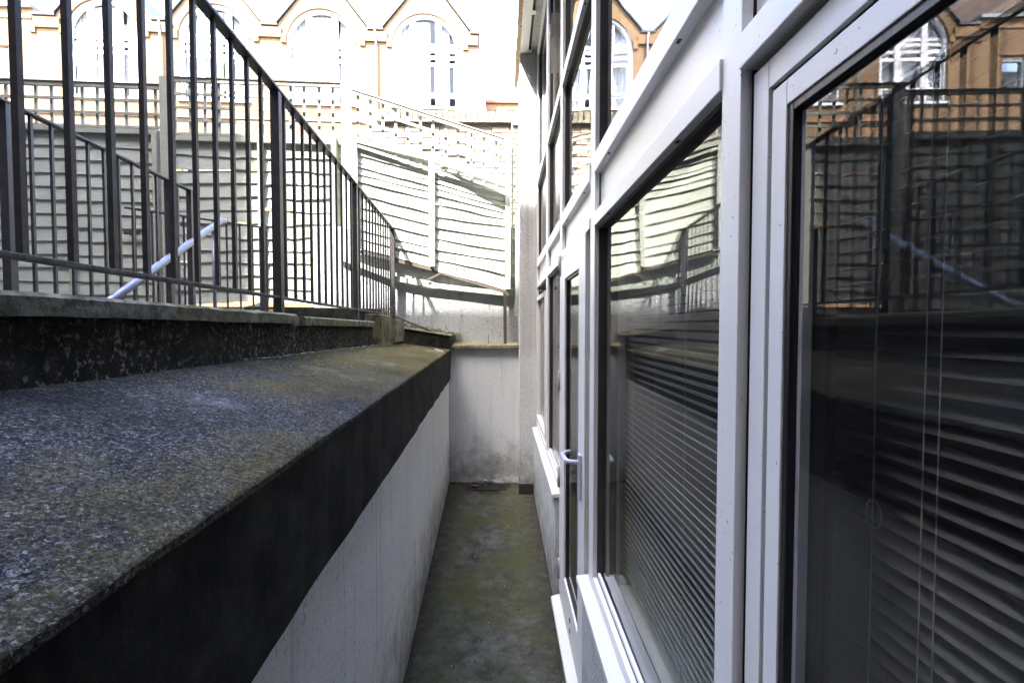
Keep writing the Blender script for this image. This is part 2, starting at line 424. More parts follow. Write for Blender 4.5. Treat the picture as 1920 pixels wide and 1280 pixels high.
m.hexa([(edgeX(-1.6)-.03, -1.6, 1.065), (edgeX(-1.6), -1.6, 1.065), (edgeX(4.80), 4.80, 1.07), (edgeX(4.80)-.03, 4.80, 1.07),
        (edgeX(-1.6)-.03, -1.6, 1.352), (edgeX(-1.6), -1.6, 1.352), (edgeX(4.80), 4.80, 1.352), (edgeX(4.80)-.03, 4.80, 1.352)])
me = m.mesh('fascia', 0)
bm = bmesh.new(); bm.from_mesh(me); bmesh.ops.subdivide_edges(bm, edges=[e for e in bm.edges if e.calc_length() > 3], cuts=120, use_grid_fill=True)
for v in bm.verts: v.co.x += .006*mnoise.noise(Vector((v.co.z*9, v.co.y*5, 3)));  v.co.z += (.003*mnoise.noise(Vector((7, v.co.y*3, 2)))+.003*mnoise.noise(Vector((7, v.co.y*16, 2)))) if v.co.z < 1.2 else 0
bm.to_mesh(me); bm.free()
off(link('fascia', me, 'bitumen'), rw)
def slabz(x, y, u):
    zi = 1.512-.017*y
    e = 1.362
    z = zi+(e-zi)*(u**1.05)
    if u > .985: z -= .003
    return z+.0035*mnoise.noise(Vector((x*5, y*5, 1)))+.0015*mnoise.noise(Vector((x*22, y*22, 1)))
ledge = link('felt_surface', grid('felt_surface', lambda y: wallX(y)-.02, lambda y: edgeX(y)+.004+.003*mnoise.noise(Vector((0, y*9, 5))), -1.6, 4.79, slabz, 60, 320, 'x', .010), 'mineral_felt', None)
for p in ledge.data.polygons: p.use_smooth = abs(p.normal.z) > .6
off(ledge, rw)

# dwarf wall with coping stones
dw = thing('dwarf_wall', 'low blackened wall with mossy coping that carries the near iron railing', 'wall', (-.85, 1.6, 1.4))
m = MB()
def dline(y, d): return -d-.0533*y
for (ya, yb, dd) in ((-1.6, 2.07, .785), (2.07, 3.74, .80)):
    m.hexa([(dline(ya, dd+.12), ya, 1.38), (dline(ya, dd), ya, 1.38), (dline(yb, dd), yb, 1.38), (dline(yb, dd+.12), yb, 1.38),
            (dline(ya, dd+.12), ya, 1.628-.008*ya), (dline(ya, dd), ya, 1.628-.008*ya), (dline(yb, dd), yb, 1.628-.008*yb), (dline(yb, dd+.12), yb, 1.628-.008*yb)])
me = m.mesh('wall_face'); bm = bmesh.new(); bm.from_mesh(me)
bmesh.ops.subdivide_edges(bm, edges=[e for e in bm.edges if e.calc_length() > 1], cuts=60, use_grid_fill=True)
for v in bm.verts: v.co.x += .006*mnoise.noise(Vector((v.co.z*7, v.co.y*4, 3)))
bm.to_mesh(me); bm.free(); off(link('wall_face', me, 'old_bitumen_wall'), dw)
def coping(ya, yb, dz, d0, d1):
    n = max(4, int((yb-ya)*24)); vs = []; fs = []
    for i in range(n+1):
        y = ya+(yb-ya)*i/n; zt = 1.665-.0075*y+dz; nz = .004*mnoise.noise(Vector((y*7, 3, 0))); nx = .004*mnoise.noise(Vector((y*9, 9, 0)))
        xa = dline(y, d0)+nx; xb = dline(y, d1)
        vs += [(xa, y, zt-.042+nz), (xa+.002, y, zt-.008+nz), (xa-.008, y, zt+nz*.6), (xb, y, zt), (xb, y, zt-.045)]
    for i in range(n):
        for k in range(5):
            a = i*5+k; b = i*5+(k+1) % 5; fs.append((a, b, b+5, a+5))
    fs.append((4, 3, 2, 1, 0)); e = n*5; fs.append((e, e+1, e+2, e+3, e+4))
    me = bpy.data.meshes.new('coping_stone'); me.from_pydata(vs, [], fs)
    bm = bmesh.new(); bm.from_mesh(me); bmesh.ops.recalc_face_normals(bm, faces=bm.faces); bm.to_mesh(me); bm.free()
    off(link('coping_stone', me, 'coping_concrete'), dw)
for (a, b, dz, d0) in ((-1.6, -.62, 0, .765), (-.61, .62, 0, .762), (.628, 2.08, 0, .765), (2.20, 3.68, -.006, .772)):
    coping(a, b, dz, d0, .98)
coping(2.085, 2.195, -.008, .80, .98)

pr = thing('concrete_pier', 'squat mossy concrete pier at the far end of the coping stones', 'pier', (-.97, 3.9, 1.42))
m = MB(); m.hexa([(-1.055, 3.72, 1.43), (-.935, 3.77, 1.43), (-.955, 4.22, 1.42), (-1.09, 4.22, 1.42), (-1.055, 3.72, 1.695), (-.935, 3.77, 1.685), (-.955, 4.22, 1.675), (-1.09, 4.22, 1.69)])
off(m.build('block', 'pier_concrete', bevel=.008), pr)
m = MB(); m.hexa([(-1.13, 4.23, 1.45), (-.95, 4.23, 1.45), (-.93, 4.6, 1.45), (-1.13, 4.6, 1.45), (-1.13, 4.23, 1.665), (-.95, 4.23, 1.655), (-.93, 4.6, 1.645), (-1.13, 4.6, 1.65)])
off(m.build('rear_block', 'pier_concrete', bevel=.006), pr)

up = thing('roof_upstand', 'black felt covered upstand closing the far end of the ledge', 'upstand', (-.8, 4.75, 1.38))
m = MB(); m.hexa([(-1.09, 4.70, 1.36), (-.512, 4.74, 1.33), (-.512, 4.835, 1.33), (-1.09, 4.835, 1.36), (-1.09, 4.70, 1.585), (-.512, 4.74, 1.492), (-.512, 4.835, 1.495), (-1.09, 4.835, 1.59)])
off(m.build('felt_face', 'bitumen', bevel=.006), up)
m = MB(); m.hexa([(-1.10, 4.69, 1.588), (-.50, 4.73, 1.495), (-.49, 5.14, 1.50), (-1.10, 5.14, 1.62), (-1.10, 4.69, 1.598), (-.50, 4.73, 1.503), (-.49, 5.14, 1.512), (-1.10, 5.14, 1.63)])
off(m.build('capping', 'coping_concrete'), up)

# ================================================================== END WALL
ew = thing('end_wall', 'stained white roughcast wall closing the far end of the path below the mossy ledge', 'wall', (-.2, 4.9, 0))
me = grid('lower_face', lambda y: -.60, lambda y: .40, 0, 1.385, lambda x, y, u: 0, 40, 60, 'x', .28)
for v in me.vertices:
    x, y, z = v.co; bulge = .006*mnoise.noise(Vector((x*5, y*5, 0)))+(.045*max(0, 1-y/.12)**2 if x > -.1 else .02*max(0, 1-y/.08)**2)
    v.co = (x, 4.84+(-z)-bulge if z > -.1 else 5.12, y)
bm = bmesh.new(); bm.from_mesh(me); bmesh.ops.recalc_face_normals(bm, faces=bm.faces); bm.to_mesh(me); bm.free()
off(link('lower_face', me, 'render_white', None, True), ew)
for (xa, xb, mt, dz) in ((-.500, .018, 'ledge_concrete', 0), (.024, .21, 'coping_brick', .002)):
    m = MB(); m.hexa([(xa, 4.795, 1.372+dz), (xb, 4.795, 1.372+dz), (xb, 5.14, 1.40), (xa, 5.14, 1.40), (xa, 4.795, 1.402+dz), (xb, 4.795, 1.402+dz), (xb, 5.14, 1.435), (xa, 5.14, 1.435)])
    off(m.build('ledge_stone', mt, bevel=.004), ew)
me = grid('upper_face', lambda y: -1.95, lambda y: .5, 1.386, 2.62, lambda x, y, u: 0, 60, 40, 'x', .25)
for v in me.vertices:
    x, y, z = v.co; v.co = (x, 5.035-z*1 - .006*mnoise.noise(Vector((x*5, y*5, 7))) if z > -.1 else 5.40, y)
bm = bmesh.new(); bm.from_mesh(me); bmesh.ops.recalc_face_normals(bm, faces=bm.faces); bm.to_mesh(me); bm.free()
uw = link('render_wall', me, 'render_rough', None, True)
tag(uw, 'coarse grey-white rendered wall above the mossy ledge, behind the leaning fence panel', 'wall')

# ================================================================== IRON RAILINGS
BAL = MB().box((-.0065, -.0065, 0), (.0065, .0065, 1)).mesh('baluster')
def railing(lbl, p0, p1, zt0, zt1, zb0, zb1, posts, first, gap, group, bal=.013, postw=.036, base=1.63, wide_last=False, pm='rail_paint'):
    t = thing('iron_railing', lbl, 'railing', (p0[0], p0[1], base), 0, group)
    p0 = Vector((*p0, 0)); p1 = Vector((*p1, 0)); L = (p1-p0).length; d = (p1-p0)/L; ang = math.atan2(d.y, d.x)
    P = lambda s, z: (p0.x+d.x*s-t.location.x, p0.y+d.y*s-t.location.y, z-base)
    zt = lambda s: zt0+(zt1-zt0)*s/L
    zb = lambda s: zb0+(zb1-zb0)*s/L
    MB().bar(P(-.02, zt(0)), P(L+.02, zt(L)), .042, .011).build('top_rail', pm, t, .002)
    MB().bar(P(0, zb(0)), P(L, zb(L)), .026, .012).build('bottom_rail', 'rail_mossy', t, .003)
    pmesh = {}
    for i, s in enumerate(posts):
        wd = .05 if wide_last and i == len(posts)-1 else postw
        m = MB(); m.box((-wd/2, -wd/2, 0), (wd/2, wd/2, zt(s)-.006-base))
        o = m.build('post', pm, t, .002); o.location = P(s, base); o.rotation_euler.z = ang
    s = first
    while s < L-.03:
        if all(abs(s-q) > .045 for q in posts):
            o = link('baluster', BAL, pm, t); o.location = P(s, zb(s)+.004); o.rotation_euler.z = ang
            o.scale = (bal/.013, bal/.013, zt(s)-zb(s)-.008)
        s += gap
    return t
gN = lambda y: (-.853-.0533*y, y)
railing('long dark iron railing standing on the mossy coping beside the black edged ledge', gN(-1.50), gN(4.955), 2.626, 2.583, 1.742, 1.704,
        [.1, 1.25, 3.609, 4.944, 6.46], .1409, .11455, 'iron railings round the terrace', wide_last=True, base=1.645)
gF = lambda y: (-2.09-.0533*y, y)
railing('second iron railing parallel to the near one, seen between its bars at the left', gF(-.2), gF(3.62), 2.60, 2.585, 1.62, 1.62,
        [.05, 1.2, 2.418, 3.55, 3.80], .0922, .1112, 'iron railings round the terrace', base=1.42)
railing('short iron railing set across the terrace behind the aluminium handrail', (-2.84, 3.74), (-2.19, 4.53), 2.49, 2.50, 1.70, 1.70,
        [1.0], .04, .108, 'iron railings round the terrace', bal=.012, base=1.42, postw=.055)

hr = thing('handrail', 'sloping round aluminium stair handrail behind the near railing', 'handrail', (-2.2, 2.4, 1.42))
a = Vector((-2.19, 2.25, 1.433)); b = Vector((-2.29, 4.0, 2.455))
b2 = b+(b-a).normalized()*.03+Vector((0, .02, -.004))
off(MB().tube([a, a*.5+b*.5, b, b2, b2+Vector((-.004, .018, -.018))], [.024, .024, .024, .022, .012], 20).build('tube', 'aluminium', smooth=True), hr)
for f in (.1, .93):
    q = a*(1-f)+b*f
    off(MB().tube([(q.x, q.y, 1.42), (q.x, q.y, q.z-.02)], .014, 10).build('support_post', 'aluminium', smooth=True), hr)

# ================================================================== LEFT BOARD FENCE (local frame: x along, -y towards camera)
def board_mesh(x0, x1, zl, zr, h, seed, amp=.006, tb=.016, yoff=0, sag=0, topamp=.003, mid=None):
    n = 16; vs = []; fs = []
    for i in range(n+1):
        u = i/n; x = x0+(x1-x0)*u; zb = zl+(zr-zl)*u - sag*math.sin(math.pi*u)
        wv = amp*mnoise.noise(Vector((x*2.3, seed*3.1, 0)))*1.6+amp*.8*mnoise.noise(Vector((x*9, seed*5.7, 4)))
        bow = .006*mnoise.noise(Vector((x*2, seed*1.7, 9)))
        zb += wv
        vs += [(x, yoff-.030-bow-tb*.1, zb), (x, yoff-.012-bow, zb+h), (x, yoff-.006, zb+h), (x, yoff-.030-bow+tb*.8, zb)]
    for i in range(n):
        for k in range(4):
            a = i*4+k; b = i*4+(k+1) % 4; fs.append((a, a+4, b+4, b))
    fs.append((0, 1, 2, 3)); e = n*4; fs.append((e+3, e+2, e+1, e))
    me = bpy.data.meshes.new('board'); me.from_pydata(vs, [], fs)
    bm = bmesh.new(); bm.from_mesh(me); bmesh.ops.recalc_face_normals(bm, faces=bm.faces); bm.to_mesh(me); bm.free()
    return me
FO = (-1.68, 5.30, 0); FR = math.atan(.052)
def fthing(name, lbl, cat, group=None): return thing(name, lbl, cat, FO, FR, group)
def fx(X): return (X-FO[0])/math.cos(FR)     # world X -> along the fence
def fence_panel(lbl, xa, xb, z0, z1, npl, irr, mat='fence_paint', cap=True, caplen=None, gapat=None, battens=()):
    t = fthing('board_fence', lbl, 'fence', 'board fence panels along the terrace')
    pitch = (z1-z0)/npl
    for i in range(npl):
        z = z0+i*pitch
        tl = irr*rnd.uniform(-.02, .02)
        hh = pitch+.022
        if gapat == i: hh -= .028
        o = link('board', board_mesh(xa-.004, xb+.004, z+tl+irr*rnd.uniform(-.008, .008), z-tl, hh, rnd.uniform(0, 90), .004+irr*.014, mid=None), mat, t)
    if cap: box('capping', (xa, -.062, z1+.0), (xb, .02, z1+.052), 'trellis_paint', t, .003)
    for bx_, bw in battens: box('batten', (bx_-bw/2, -.066, z0-.02), (bx_+bw/2, -.044, z1-.004), 'trellis_paint', t, .002)
    return t
X0 = lambda X: fx(X)
# panel edges (world X at the fence line)
fence_panel('grey-green board fence panel furthest left, left of the first wide batten', X0(-5.85), X0(-4.415), 1.78, 3.60, 13, .25, battens=((X0(-4.43)-.03, .05),))
fence_panel('board fence panel with dark bolt between the wide batten and the tall fence post', X0(-4.415), X0(-3.585), 1.78, 3.585, 13, .3)
fence_panel('shaded board fence panel with a slit of light, just right of the tall post', X0(-3.47), X0(-2.575), 1.84, 3.53, 12, .8, gapat=9, battens=())
fence_panel('half sunlit irregular board fence panel left of the white corner post', X0(-2.575), X0(-1.72), 1.84, 3.53, 12, 1.0, battens=((X0(-2.57)+.01, .05),))
bt = fthing('gate_bolt', 'short dark sliding bolt fixed on the shaded fence boards', 'bolt')
m = MB(); m.box((X0(-3.93), -.085, 2.545), (X0(-3.78), -.055, 2.575)); m.box((X0(-3.87), -.08, 2.53), (X0(-3.85), -.05, 2.59)); m.build('bolt_bar', 'rail_paint', bt, .004)
def fpost(lbl, X, wd, z0, z1, mat):
    t = fthing('fence_post', lbl, 'post', 'fence posts')
    box('shaft', (X0(X)-wd/2, -.10, z0), (X0(X)+wd/2, .0, z1), mat, t, .004); return t
fpost('tall shaded fence post standing between the two long trellises', -3.50, .075, 1.5, 4.17, 'trellis_paint')
fpost('slim shaded fence post with notches left of the tall post', -3.60, .05, 1.5, 3.60, 'trellis_paint')
fpost('white sunlit corner post where level fence meets sloping fence', -1.665, .085, 1.45, 4.18, 'pale_timber')
fpost('pale post set against the end of the half sunlit boards', -1.79, .05, 1.5, 3.60, 'fence_paint')
def trellis(lbl, xa, xb, z0, rows, cell, mat, t=None, shear=0, yo=0, up_x=None, rail_w=.03, cap=True, top_extra=0):
    if t is None: t = fthing('trellis', lbl, 'trellis', 'square trellises on top of the fences')
    H = rows*cell
    zz = lambda x, k: z0+k*cell+shear*(x-xa)
    for k in range(rows+1):
        if k == rows:
            MB().bar((xa, yo-.052, zz(xa, k)), (xb, yo-.052, zz(xb, k)), .03, .036).build('rail', mat, t)
        else: MB().bar((xa, yo-.052, zz(xa, k)), (xb, yo-.052, zz(xb, k)), .016, .026).build('rail', mat, t)
    if cap:
        MB().bar((xa-.02, yo-.045, zz(xa, rows)+.026), (xb+.01, yo-.045, zz(xb, rows)+.026), .06, .012).build('capping', 'rotten_timber' if mat != 'pale_timber' else 'trellis_paint', t)
    for x in up_x:
        x += rnd.uniform(-.006, .006)
        MB().bar((x, yo-.032, zz(x, 0)-.01), (x+rnd.uniform(-.005, .005), yo-.032, zz(x, rows)-.01), .026, .016, (0, 1, 0)).build('upright', mat, t)
    return t
ux = lambda a, b, s, keep=None: [a+i*s for i in range(int((b-a)/s)+1)]
trellis('long shaded square trellis at far left above the board fence', X0(-5.85), X0(-3.56), 3.655, 3, .137, 'trellis_paint', up_x=ux(X0(-5.80), X0(-3.58), .1465), top_extra=1)
trellis('part sunlit level trellis between the tall post and the white corner post', X0(-3.45), X0(-1.73), 3.60, 4, .137, 'trellis_paint', up_x=ux(X0(-3.42), X0(-1.75), .1465))

# rubble and low wall under the left fence
lw = fthing('low_brick_wall', 'low red brick footing under the left board fence, shade darkened into its colour', 'wall')
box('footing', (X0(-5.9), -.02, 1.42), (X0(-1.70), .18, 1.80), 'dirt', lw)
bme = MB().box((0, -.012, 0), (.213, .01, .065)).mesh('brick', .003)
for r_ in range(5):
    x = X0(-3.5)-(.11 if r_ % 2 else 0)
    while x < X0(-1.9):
        o = link('brick', bme, 'shade_brick', lw); o.location = (x, -.022, 1.425+r_*.075); x += .225
for i, (p, q, wd) in enumerate((((-2.95, 4.9, 1.66), (-2.45, 4.95, 1.80), .06), ((-2.6, 4.7, 1.72), (-2.2, 4.8, 1.74), .05))):
    o = MB().bar(p, q, .02, wd).build('loose_board', 'fence_paint'); tag(o, ['loose pale board lying aslant at the foot of the left fence', 'short fallen batten lying almost level at the foot of the fence'][i], 'board')
tag(MB().bar((-2.2, 4.6, 1.60), (-1.15, 4.6, 1.59), .12, .06).build('kerb_stone', 'coping_concrete'), 'long mossy kerb stone lying on the terrace behind the near railing', 'kerb')
tag(MB().bar((-2.6, 4.93, 1.68), (-1.25, 4.96, 1.66), .06, .22).build('shaded_planter_edge', 'bitumen'), 'sleeper behind the mossy kerb stone, raised and blackened for the shade there', 'sleeper')  # tall and black, standing in for shade on the sunlit terrace foot

# ================================================================== LEANING END PANEL WITH SHEARED TRELLIS
PY = 5.0
ep = thing('leaning_board_fence', 'sunlit sagging board fence panel leaning down to the right at the end of the path', 'fence panel', (-.7, PY, 1.9))
EX = (-1.50, -.712, .045)
PL = [EPL for EPL in (293, 308, 316, 328, 342, 366, 388, 408, 428, 447, 463)]
PMm = [332, 340, 351, 362, 376, 401, 422, 442, 463, 480, 500]
PRr = [367, 379, 389, 400, 411, 423, 446, 467, 487, 512, 541]
zl_ = lambda y: 1.6+(606-y)*PY/900*1.006
def addboard(x0, x1, a, b, atop, btop, k):
    h = max(.03, ((atop-a)+(btop-b))/2+.02)
    me = board_mesh(x0, x1, a, b, h, k*1.37+x0, .007, .014, 0, sag=rnd.uniform(-.004, .012))
    me.transform(Matrix.Translation((-(-.7), 0, -1.9)))
    link('board', me, 'panel_paint', ep)
for bay in (0, 1):
    A, B = (PL, PMm) if bay == 0 else ([y+4 for y in PMm], PRr)
    ta, tb = (zl_(275), zl_(312)) if bay == 0 else (zl_(312), zl_(362))
    for i in range(11):
        a, b = zl_(A[i]), zl_(B[i])
        addboard(EX[bay]+(.0 if bay == 0 else .01), EX[bay+1]-.002, a, b, ta, tb, i+bay*20)
        ta, tb = a, b
def seg(name, p, q, wd, ht, mat, parent, up=(0,1,0)):
    return off(MB().bar(p, q, wd, ht, up).build(name, mat), parent)
seg('top_rail', (-1.52, PY-.045, zl_(270)), (-.70, PY-.045, zl_(305)), .045, .05, 'pale_timber', ep)
seg('top_rail', (-.70, PY-.046, zl_(306)), (.05, PY-.165, zl_(356)), .045, .05, 'pale_timber', ep)
seg('batten', (-.712, PY-.055, zl_(498)), (-.712, PY-.055, zl_(306)), .055, .03, 'pale_timber', ep, (0, 1, 0))
seg('end_batten', (-1.485, PY-.055, zl_(463)), (-1.485, PY-.055, zl_(272)), .05, .03, 'pale_timber', ep, (0, 1, 0))
seg('bottom_rail', (-1.52, PY-.01, zl_(468)), (-.72, PY-.01, zl_(503)), .03, .045, 'rotten_timber', ep)
seg('bottom_rail', (-.72, PY-.01, zl_(504)), (.05, PY-.01, zl_(545)), .03, .04, 'rotten_timber', ep)
t = thing('sloping_trellis', 'sunlit trellis sloping down to the right above the leaning panel', 'trellis', (-1.49, PY, 0), 0, 'square trellises on top of the fences')
sh = -.316
trellis('', 0, 1.56, 3.965-4*.1305-.02, 4, .1305, 'pale_timber', t, shear=sh, up_x=[.03+i*.1275 for i in range(13)])
def post(lbl, x, y, wd, dp, z0, z1, mat, name='fence_post', cat='post'):
    t = thing(name, lbl, cat, (x, y, z0)); box('shaft', (-wd/2, -dp/2, 0), (wd/2, dp/2, z1-z0), mat, t, .003); return t
post('white sunlit post at the right end of the leaning panel', .062, PY-.04, .05, .06, 1.97, 3.50, 'pale_timber')
post('grey-green board hanging beside the pillar at the end of the leaning fence', .155, 4.93, .035, .04, 1.72, 2.75, 'green_board', 'hanging_board', 'board')
t = thing('narrow_trellis', 'narrow notched trellis strip squeezed between the fence and the white pillar', 'trellis', (.13, 5.02, 2.1), 0, 'square trellises on top of the fences')
for k in range(13): box('rail', (-.03, -.02, k*.13), (.05, -.004, k*.13+.028), 'pale_timber', t)
box('upright', (-.03, 0, -.05), (-.01, .016, 1.62), 'pale_timber', t); box('upright', (.04, 0, -.05), (.058, .016, 1.62), 'pale_timber', t)
# timber rail in front of the rendered wall, prop, sticks
rl = thing('timber_rail', 'pale green sagging timber rail fixed across the rendered wall under the leaning panel', 'rail', (-.7, 5.0, 2.05))
pts = [(-1.66, 5.0, 2.30), (-1.10, 4.995, 2.085), (-.75, 4.99, 2.02), (-.3, 4.99, 1.965), (.10, 4.985, 1.925)]
m = MB()
for i in range(4):
    m.bar(pts[i], pts[i+1], .03, .05, (0, 0, 1))
off(m.build('bar', 'green_board'), rl)
o = MB().bar((.035, 4.93, 1.41), (.03, 4.95, 1.94), .034, .034, (0, 1, 0)).build('prop', 'rotten_timber'); tag(o, 'brown weathered prop standing on the mossy ledge under the right end of the timber rail', 'prop')
o = MB().bar((-.77, 4.96, 2.065), (-.60, 4.98, 2.15), .02, .02).build('stick', 'rotten_timber'); tag(o, 'brown broken stick under the leaning panel', 'stick')
o = MB().tube([(-.135, 4.9, 1.41), (-.14, 4.9, 1.50)], .004, 6).build('nail', 'rail_paint'); tag(o, 'thin rusty nail standing upright on the mossy ledge', 'nail')
o = MB().bar((-1.03, 4.66, 1.685), (-.70, 4.85, 1.535), .02, .014).build('fallen_batten', 'twig'); tag(o, 'thin dark batten lying down the slope behind the black upstand', 'batten')

# brick wall behind the trellis
bw = thing('garden_brick_wall', 'sunlit brick wall with brick-on-edge coping behind the sloping trellis', 'wall', (-.7, 6.3, 0))
box('mortar_core', (-.88, .012, 1.25), (1.6, .22, 4.15), 'mortar', bw)
gb = MB().box((0, 0, 0), (.213, .05, .063)).mesh('brick', .004)
miss = set()
for r_ in range(26):
    z = 2.22+r_*.075
    if z > 4.12: break
    x = -.885-(.1125 if r_ % 2 else 0)
    k = 0
    while x < 1.0:
        if not (-.33 < x < .2 and 3.50 < z < 3.80 and rnd.random() < .55):
            xx = max(x, -.9) if False else x
            o = link('brick', gb, 'garden_brick', bw); o.location = (xx, -.004+rnd.uniform(-.005, .004), z+rnd.uniform(-.003, .003)); o.rotation_euler.z = rnd.uniform(-.015, .015)
        x += .225; k += 1
box('creasing_tiles', (-.9, -.05, 4.205), (1.6, .27, 4.235), 'coping_brick', bw)
box('recess_course', (-.87, .03, 4.152), (1.6, .2, 4.204), 'mortar', bw)
cbm = MB().box((0, 0, 0), (.066, .26, .12)).mesh('coping_brick', .005)
for i in range(32):
    o = link('coping_brick', cbm, 'coping_brick', bw); o.location = (-.9+i*.0765, -.03+rnd.uniform(-.006, .006), 4.238); o.scale.z = rnd.uniform(.93, 1.05)

# ================================================================== FAR GABLED BUILDING
BO = (-.84, 17.8); BR = math.atan(.0525)
gbld = thing('gabled_building', 'sunlit yellow brick building with row of gables over tall arched windows', 'building', (BO[0], BO[1], 0), BR)
P_ = 3.66; Z = lambda v: v
VZ = 12.15; AZ = 14.15
NG = 5
out = [(0, 1.2), (0, VZ)]
wins = []
for g in range(NG-1):
    s0 = -g*P_; out += [(s0-.28, VZ), (s0-P_/2, AZ), (s0-P_+.22, VZ)]
    wins.append(s0-P_/2-.09)
sl = -(NG-1)*P_
out += [(sl-.28, VZ), (sl-.45, 12.35), (-22, 12.35), (-22, 1.2)]
holes = []
HW = 1.17; SPZ = 11.62; SILL = 9.50
for c in wins:
    h = [(c-HW, SILL), (c+HW, SILL)] + [(c+HW*math.cos(a*math.pi/20), SPZ+HW*math.sin(a*math.pi/20)) for a in range(0, 21)]
    holes.append(h)
    holes.append([(c-HW, 5.4), (c+HW, 5.4), (c+HW, 8.35), (c-HW, 8.35)])
small = [(-16.35, 9.75, .85, 1.3), (-19.3, 9.75, .85, 1.3), (-16.35, 5.8, .85, 1.6)]
for (c, z, ww, hh) in small: holes.append([(c-ww/2, z), (c+ww/2, z), (c+ww/2, z+hh), (c-ww/2, z+hh)])
fill2d('front_wall', out, holes, .35, 'yellow_brick', gbld)
box('side_wall', (-.36, .36, 1.2), (-.01, 9, VZ-.02), 'brown_brick', gbld)
box('rear_room', (-22, 3.0, 1.2), (-.4, 3.2, 12.0), 'room_dark', gbld)
for g in range(NG-1):
    s0 = -g*P_; ap = s0-P_/2
    m = MB(); t1 = .08
    for (xa, za, xb, zb) in ((s0-.22, VZ-.02, ap, AZ+.02), (s0-P_+.16, VZ-.02, ap, AZ+.02)):
        m.hexa([(xa, -.07, za), (xb, -.07, zb), (xb, 9, zb), (xa, 9, za), (xa, -.07, za+t1), (xb, -.07, zb+t1), (xb, 9, zb+t1), (xa, 9, za+t1)])
    m.build('gable_roof', 'roof_edge_dark', gbld)
for g in range(NG):
    s0 = -g*P_
    m = MB(); m.box((s0-.30 if g < NG-1 else s0-.5, -.07, VZ-.02), (s0+.26 if g else s0+.03, 9, VZ+.06)); m.build('valley_gutter', 'roof_edge_dark', gbld)
    # stepped corbel bricks below each valley
    m = MB(); xx0, xx1 = s0-.5, (s0+.5 if g else s0-.02)
    m.box((xx0-.06, -.05, 11.55), (xx0+.12, 0, 11.85)); m.box((xx0+.1, -.065, 11.72), (xx1-.1 if g else xx1, 0, 12.05))
    if g: m.box((xx1-.12, -.05, 11.55), (xx1+.06, 0, 11.85))
    m.build('corbel', 'yellow_brick', gbld)
box('string_course', (-22, -.045, 8.85), (-.02, 0, 8.93), 'orange_brick', gbld)
box('string_course', (-22, -.03, 12.0), (sl-.5, 0, 12.08), 'orange_brick', gbld)
box('parapet_coping', (-22, -.09, 12.352), (sl-.46, .5, 12.46), 'roof_lead', gbld)
m = MB(); m.hexa([(-22, .7, 12.3), (sl-.3, .7, 12.3), (sl-.3, 1.1, 12.3), (-22, 1.1, 12.3), (-22, 2.6, 17.2), (sl+.6, 2.6, 17.2), (sl+.6, 3.0, 17.2), (-22, 3.0, 17.2)])
m.build('tiled_roof', 'roof_tiles', gbld)
def ring(c, r0, r1, z0, y0, y1, n=20):
    m = MB()
    for i in range(n):
        a0 = math.pi*i/n; a1 = math.pi*(i+1)/n
        p = [(c+r*math.cos(a), y, z0+r*math.sin(a)) for y in (y0, y1) for (r, a) in ((r0, a0), (r1, a0), (r1, a1), (r0, a1))]
        m.hexa(p)
    return m
